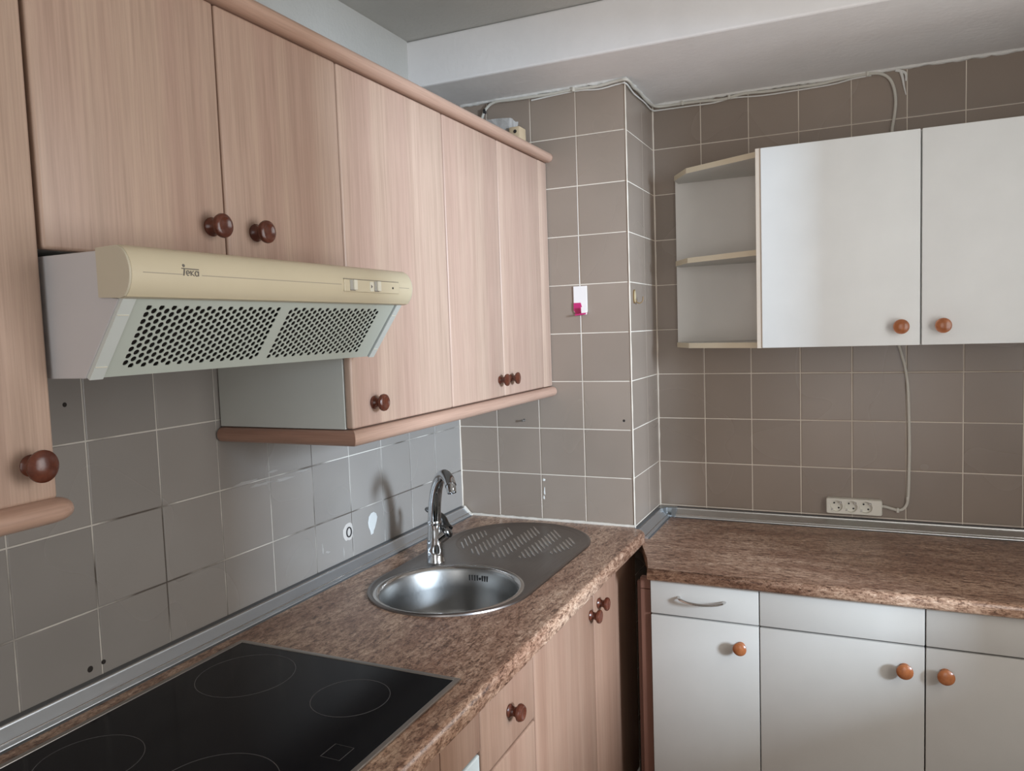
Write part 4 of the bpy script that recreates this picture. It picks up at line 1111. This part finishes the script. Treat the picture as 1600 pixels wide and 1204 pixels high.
# front plate with three round openings, built by triangle fill
def rrect(x0, x1, z0, z1, r_, n=6):
    P = []
    for (cx_, cz_, a0) in ((x1-r_, z1-r_, 0), (x0+r_, z1-r_, PI/2), (x0+r_, z0+r_, PI), (x1-r_, z0+r_, 1.5*PI)):
        P += [(cx_+r_*math.cos(a0+PI/2*k/n), cz_+r_*math.sin(a0+PI/2*k/n)) for k in range(n+1)]
    return P
ol = rrect(sx0, sx1, sz0_, sz1_, 0.006); o0 = [t.verts.new((p[0], CD-0.002, p[1])) for p in ol]; o1 = [t.verts.new((p[0], fy+0.003, p[1])) for p in ol]
ol2 = rrect(sx0+0.002, sx1-0.002, sz0_+0.002, sz1_-0.002, 0.005); o2_ = [t.verts.new((p[0], fy, p[1])) for p in ol2]
n = len(ol)
for A_, B_ in ((o0, o1), (o1, o2_)):
    for k in range(n): t.faces.new((A_[k], A_[(k+1) % n], B_[(k+1) % n], B_[k]))
t.faces.new(o0)
WR = 0.0182; cxs = (1.1605, 1.2025, 1.2445); czs = 0.9355
loops = [o2_] + [[t.verts.new((c+WR*math.cos(2*PI*k/28), fy, czs+WR*math.sin(2*PI*k/28))) for k in range(28)] for c in cxs]
es = []
for L_ in loops:
    for k in range(len(L_)):
        e = t.edges.get((L_[k], L_[(k+1) % len(L_)])) or t.edges.new((L_[k], L_[(k+1) % len(L_)])); es.append(e)
bmesh.ops.triangle_fill(t, use_beauty=True, use_dissolve=False, edges=es, normal=(0, -1, 0))
merge(b, t); obj('casing', b, M['socket'], r)
for c in cxs:
    b = BM(); lathe(b, [(WR, 0.0), (WR-0.0004, -0.010), (WR-0.0012, -0.0115), (0, -0.0115)], 28, rot_to((c, fy, czs), (0, -1, 0)))
    sk = obj('socket', b, M['socket'], r, smooth=True, origin=(c, fy, czs))
    for (ox, oz) in ((-0.0065, 0.0075), (0.0065, -0.0075)):
        b = BM(); lathe(b, [(0.0028, -0.0113), (0.0028, -0.0108), (0, -0.0108)], 12, rot_to((c+ox, fy, czs+oz), (0, -1, 0))); obj('pin_hole', b, M['black'], sk)
    for s in (-1, 1):
        b = BM(); m_ = Matrix.Translation((c-s*0.0125, fy+0.005, czs-s*0.0115)) @ Matrix.Rotation(math.radians(45), 4, 'Y')
        t2 = bmesh.new(); bmesh.ops.create_cube(t2, size=1.0); bmesh.ops.scale(t2, vec=(0.003, 0.010, 0.006), verts=t2.verts); merge(b, t2, 0, m_)
        obj('earth_clip', b, M['steel_rim'], sk)

cable = root_of((CW, 0.0, BEAM_Z-0.02), 'power_cable', 'long pale painted cable clipped under the beam and dropping to the socket strip', 'cable')
ch = 0.005
cy = CD-ch; zz = BEAM_Z-0.012
def CY(x, z, off=0.0): return (x, CD-0.006-off, z)
p1 = [(0.10, -0.012, 2.06), (0.115, -0.010, 2.14), (0.130, -0.009, 2.196), (0.147, -0.008, 2.224), (0.177, -0.008, 2.238), (0.24, -0.008, 2.236), (0.298, -0.008, 2.235), (0.37, -0.008, 2.234), (0.44, -0.008, 2.236),
      (0.517, -0.008, 2.234), (0.575, -0.010, 2.239), (CW+0.010, -0.010, 2.238), (CW+0.012, 0.06, 2.232), (CW+0.010, 0.12, 2.238), (CW+0.009, 0.20, 2.234), (CW+0.010, 0.28, 2.236), (CW+0.030, CD-0.010, 2.236),
      CY(0.70, 2.236), CY(0.768, 2.234), CY(0.83, 2.230), CY(0.889, 2.238), CY(0.96, 2.234), CY(1.023, 2.233), CY(1.116, 2.232), CY(1.16, 2.236), CY(1.205, 2.239), CY(1.25, 2.240), CY(1.282, 2.236), CY(1.306, 2.220), CY(1.320, 2.190),
      CY(1.325, 2.150), CY(1.322, 2.11), CY(1.316, 2.07), CY(1.318, 2.03, 0.0), CY(1.325, 1.9, -0.001), CY(1.330, 1.6, -0.001), CY(1.334, 1.45), CY(1.340, 1.415), CY(1.352, 1.365), CY(1.359, 1.31), CY(1.362, 1.24), CY(1.364, 1.12), CY(1.363, 1.04), CY(1.362, 0.99),
      CY(1.359, 0.955), CY(1.350, 0.936), CY(1.336, 0.929), CY(1.318, 0.932), CY(1.300, 0.937), CY(1.289, 0.938)]
b = BM(); tube(b, smooth_pts(p1, 5), 0.0044, 8); obj('sheath', b, M['cable'], cable, smooth=True)
for (x, y, z, ax) in ((0.140, -0.006, 2.214, 'y'), (0.440, -0.006, 2.236, 'y'), (0.700, CD-0.004, 2.237, 'y'), (0.849, CD-0.004, 2.233, 'y'), (1.250, CD-0.004, 2.240, 'y'), (1.360, CD-0.004, 0.966, 'y'), (1.333, CD-0.004, 0.929, 'y')):
    b = BM(); box(b, x-0.004, x+0.004, y-0.009, y+0.0030, z-0.007, z+0.007, 0.002, 2)
    obj('cable_clip', b, M['black'] if x < 0.2 else M['cable'], cable, smooth=True, origin=(x, y, z))
# second, thinner wire running beside it along the beam
r = root_of((CW, 0.0, BEAM_Z-0.03), 'bell_wire', 'thin white painted wire running below the thicker cable along the beam', 'wire')
p2 = [(0.30, -0.004, 2.226), (0.44, -0.004, 2.232), (0.517, -0.004, 2.226), (0.58, -0.005, 2.231), (CW+0.005, -0.004, 2.229), (CW+0.005, 0.08, 2.222), (CW+0.005, 0.2, 2.226), (CW+0.006, 0.30, 2.224), (CW+0.03, CD-0.005, 2.226),
      (0.72, CD-0.004, 2.225), (0.80, CD-0.004, 2.224), (0.86, CD-0.004, 2.230), (0.95, CD-0.004, 2.224), (1.05, CD-0.004, 2.224), (1.15, CD-0.004, 2.226), (1.21, CD-0.004, 2.233), (1.26, CD-0.004, 2.235)]
b = BM(); tube(b, smooth_pts(p2, 5), 0.0024, 7); obj('sheath', b, M['bead'], r, smooth=True)

# ------------------------------------------------------------------ small wall things
r = root_of((0.441, 0.0, 1.60), 'adhesive_hook', 'white adhesive hook with magenta lower tongue on the pillar tiles', 'hook')
b = BM(); box(b, 0.4200, 0.4640, -0.0045, -0.0003, 1.565, 1.645, 0.001, 2); obj('plate', b, M['hookwhite'], r)
b = BM(); prism(b, [(-0.0045, 1.578), (-0.0045, 1.562), (-0.012, 1.556), (-0.020, 1.562), (-0.022, 1.580), (-0.019, 1.580), (-0.017, 1.568), (-0.010, 1.566)], 0.4500, 0.4640, 'x')
obj('hook', b, M['hookwhite'], r)
b = BM(); prism(b, [(0.4205, 1.594), (0.4435, 1.594), (0.453, 1.560), (0.428, 1.5575), (0.4205, 1.572)], -0.0058, -0.0044, 'y'); obj('film_remnant', b, M['magenta'], r, label='magenta film remnant')
b = BM(); prism(b, [(0.428, 1.5585), (0.4645, 1.5625), (0.462, 1.557), (0.430, 1.5545)], -0.0215, -0.003, 'y'); obj('film_remnant', b, M['magenta'], r, label='magenta film remnant')

r = root_of((CW, 0.052, 1.605), 'utensil_hook', 'small yellowed brass stick-on hook on the side of the pillar', 'hook')
def oval(cy_, cz_, ry, rz, n=20): return [(cy_+ry*math.cos(2*PI*k/n), cz_+(rz*math.sin(2*PI*k/n))*1.0) for k in range(n)]
b = BM(); prism(b, oval(0.050, 1.607, 0.012, 0.0215), CW+0.0002, CW+0.003, 'x'); obj('plate', b, M['gold'], r)
b = BM(); prism(b, oval(0.050, 1.607, 0.0085, 0.018), CW+0.003, CW+0.0038, 'x'); obj('plate_face', b, M['goldlight'], r)
b = BM(); tube(b, smooth_pts([(CW+0.003, 0.055, 1.600), (CW+0.006, 0.058, 1.590), (CW+0.014, 0.062, 1.586), (CW+0.022, 0.066, 1.592), (CW+0.024, 0.068, 1.606)], 5), 0.0018, 8); obj('hook', b, M['gold'], r, smooth=True)

r = root_of((0.238, 0.0, 1.225), 'screw', 'dark screw stub sticking out of the pillar tiles under the wall cabinet', 'screw')
b = BM(); lathe(b, [(0, 0), (0.0022, 0), (0.0022, 0.012), (0.0040, 0.013), (0.0036, 0.016), (0, 0.0165)], 12, rot_to((0.242, -0.001, 1.225), (-0.3, -1, 0))); obj('shank', b, M['print_grey'], r, smooth=True)

r = root_of((0.0, -0.637, 1.001), 'pipe_ring', 'black rubber ring stuck on glue residue on the left wall tiles', 'ring')
b = BM(); N = 28
ring = [(0.003, -0.637+0.0098*math.cos(2*PI*k/N), 1.001+0.0125*math.sin(2*PI*k/N)) for k in range(N+1)]
tube(b, ring, 0.0016, 8, cap=False); obj('ring', b, M['black'], r, smooth=True)
smear(r, 'glue_patch', blob((0.0, -0.637, 1.002), 0.021, 0.024, 'x', 18, 0.10), (1, 0, 0), M['paper_beige'], 0.0012)
r = root_of((0.0, -0.523, 0.997), 'torn_sticker', 'torn white sticker remnant on the left wall tiles right of the black ring', 'sticker')
P = [(0.0003, -0.526+u*1.25, 0.999+v*1.1) for u, v in ((-0.017, 0.004), (-0.013, 0.018), (-0.004, 0.025), (0.006, 0.026), (0.015, 0.020), (0.019, 0.010), (0.016, 0.0), (0.011, -0.010), (0.008, -0.016), (0.004, -0.020), (0.001, -0.028), (-0.008, -0.029), (-0.010, -0.018), (-0.015, -0.008))]
smear(r, 'paper', P, (1, 0, 0), M['paper'], 0.0010)
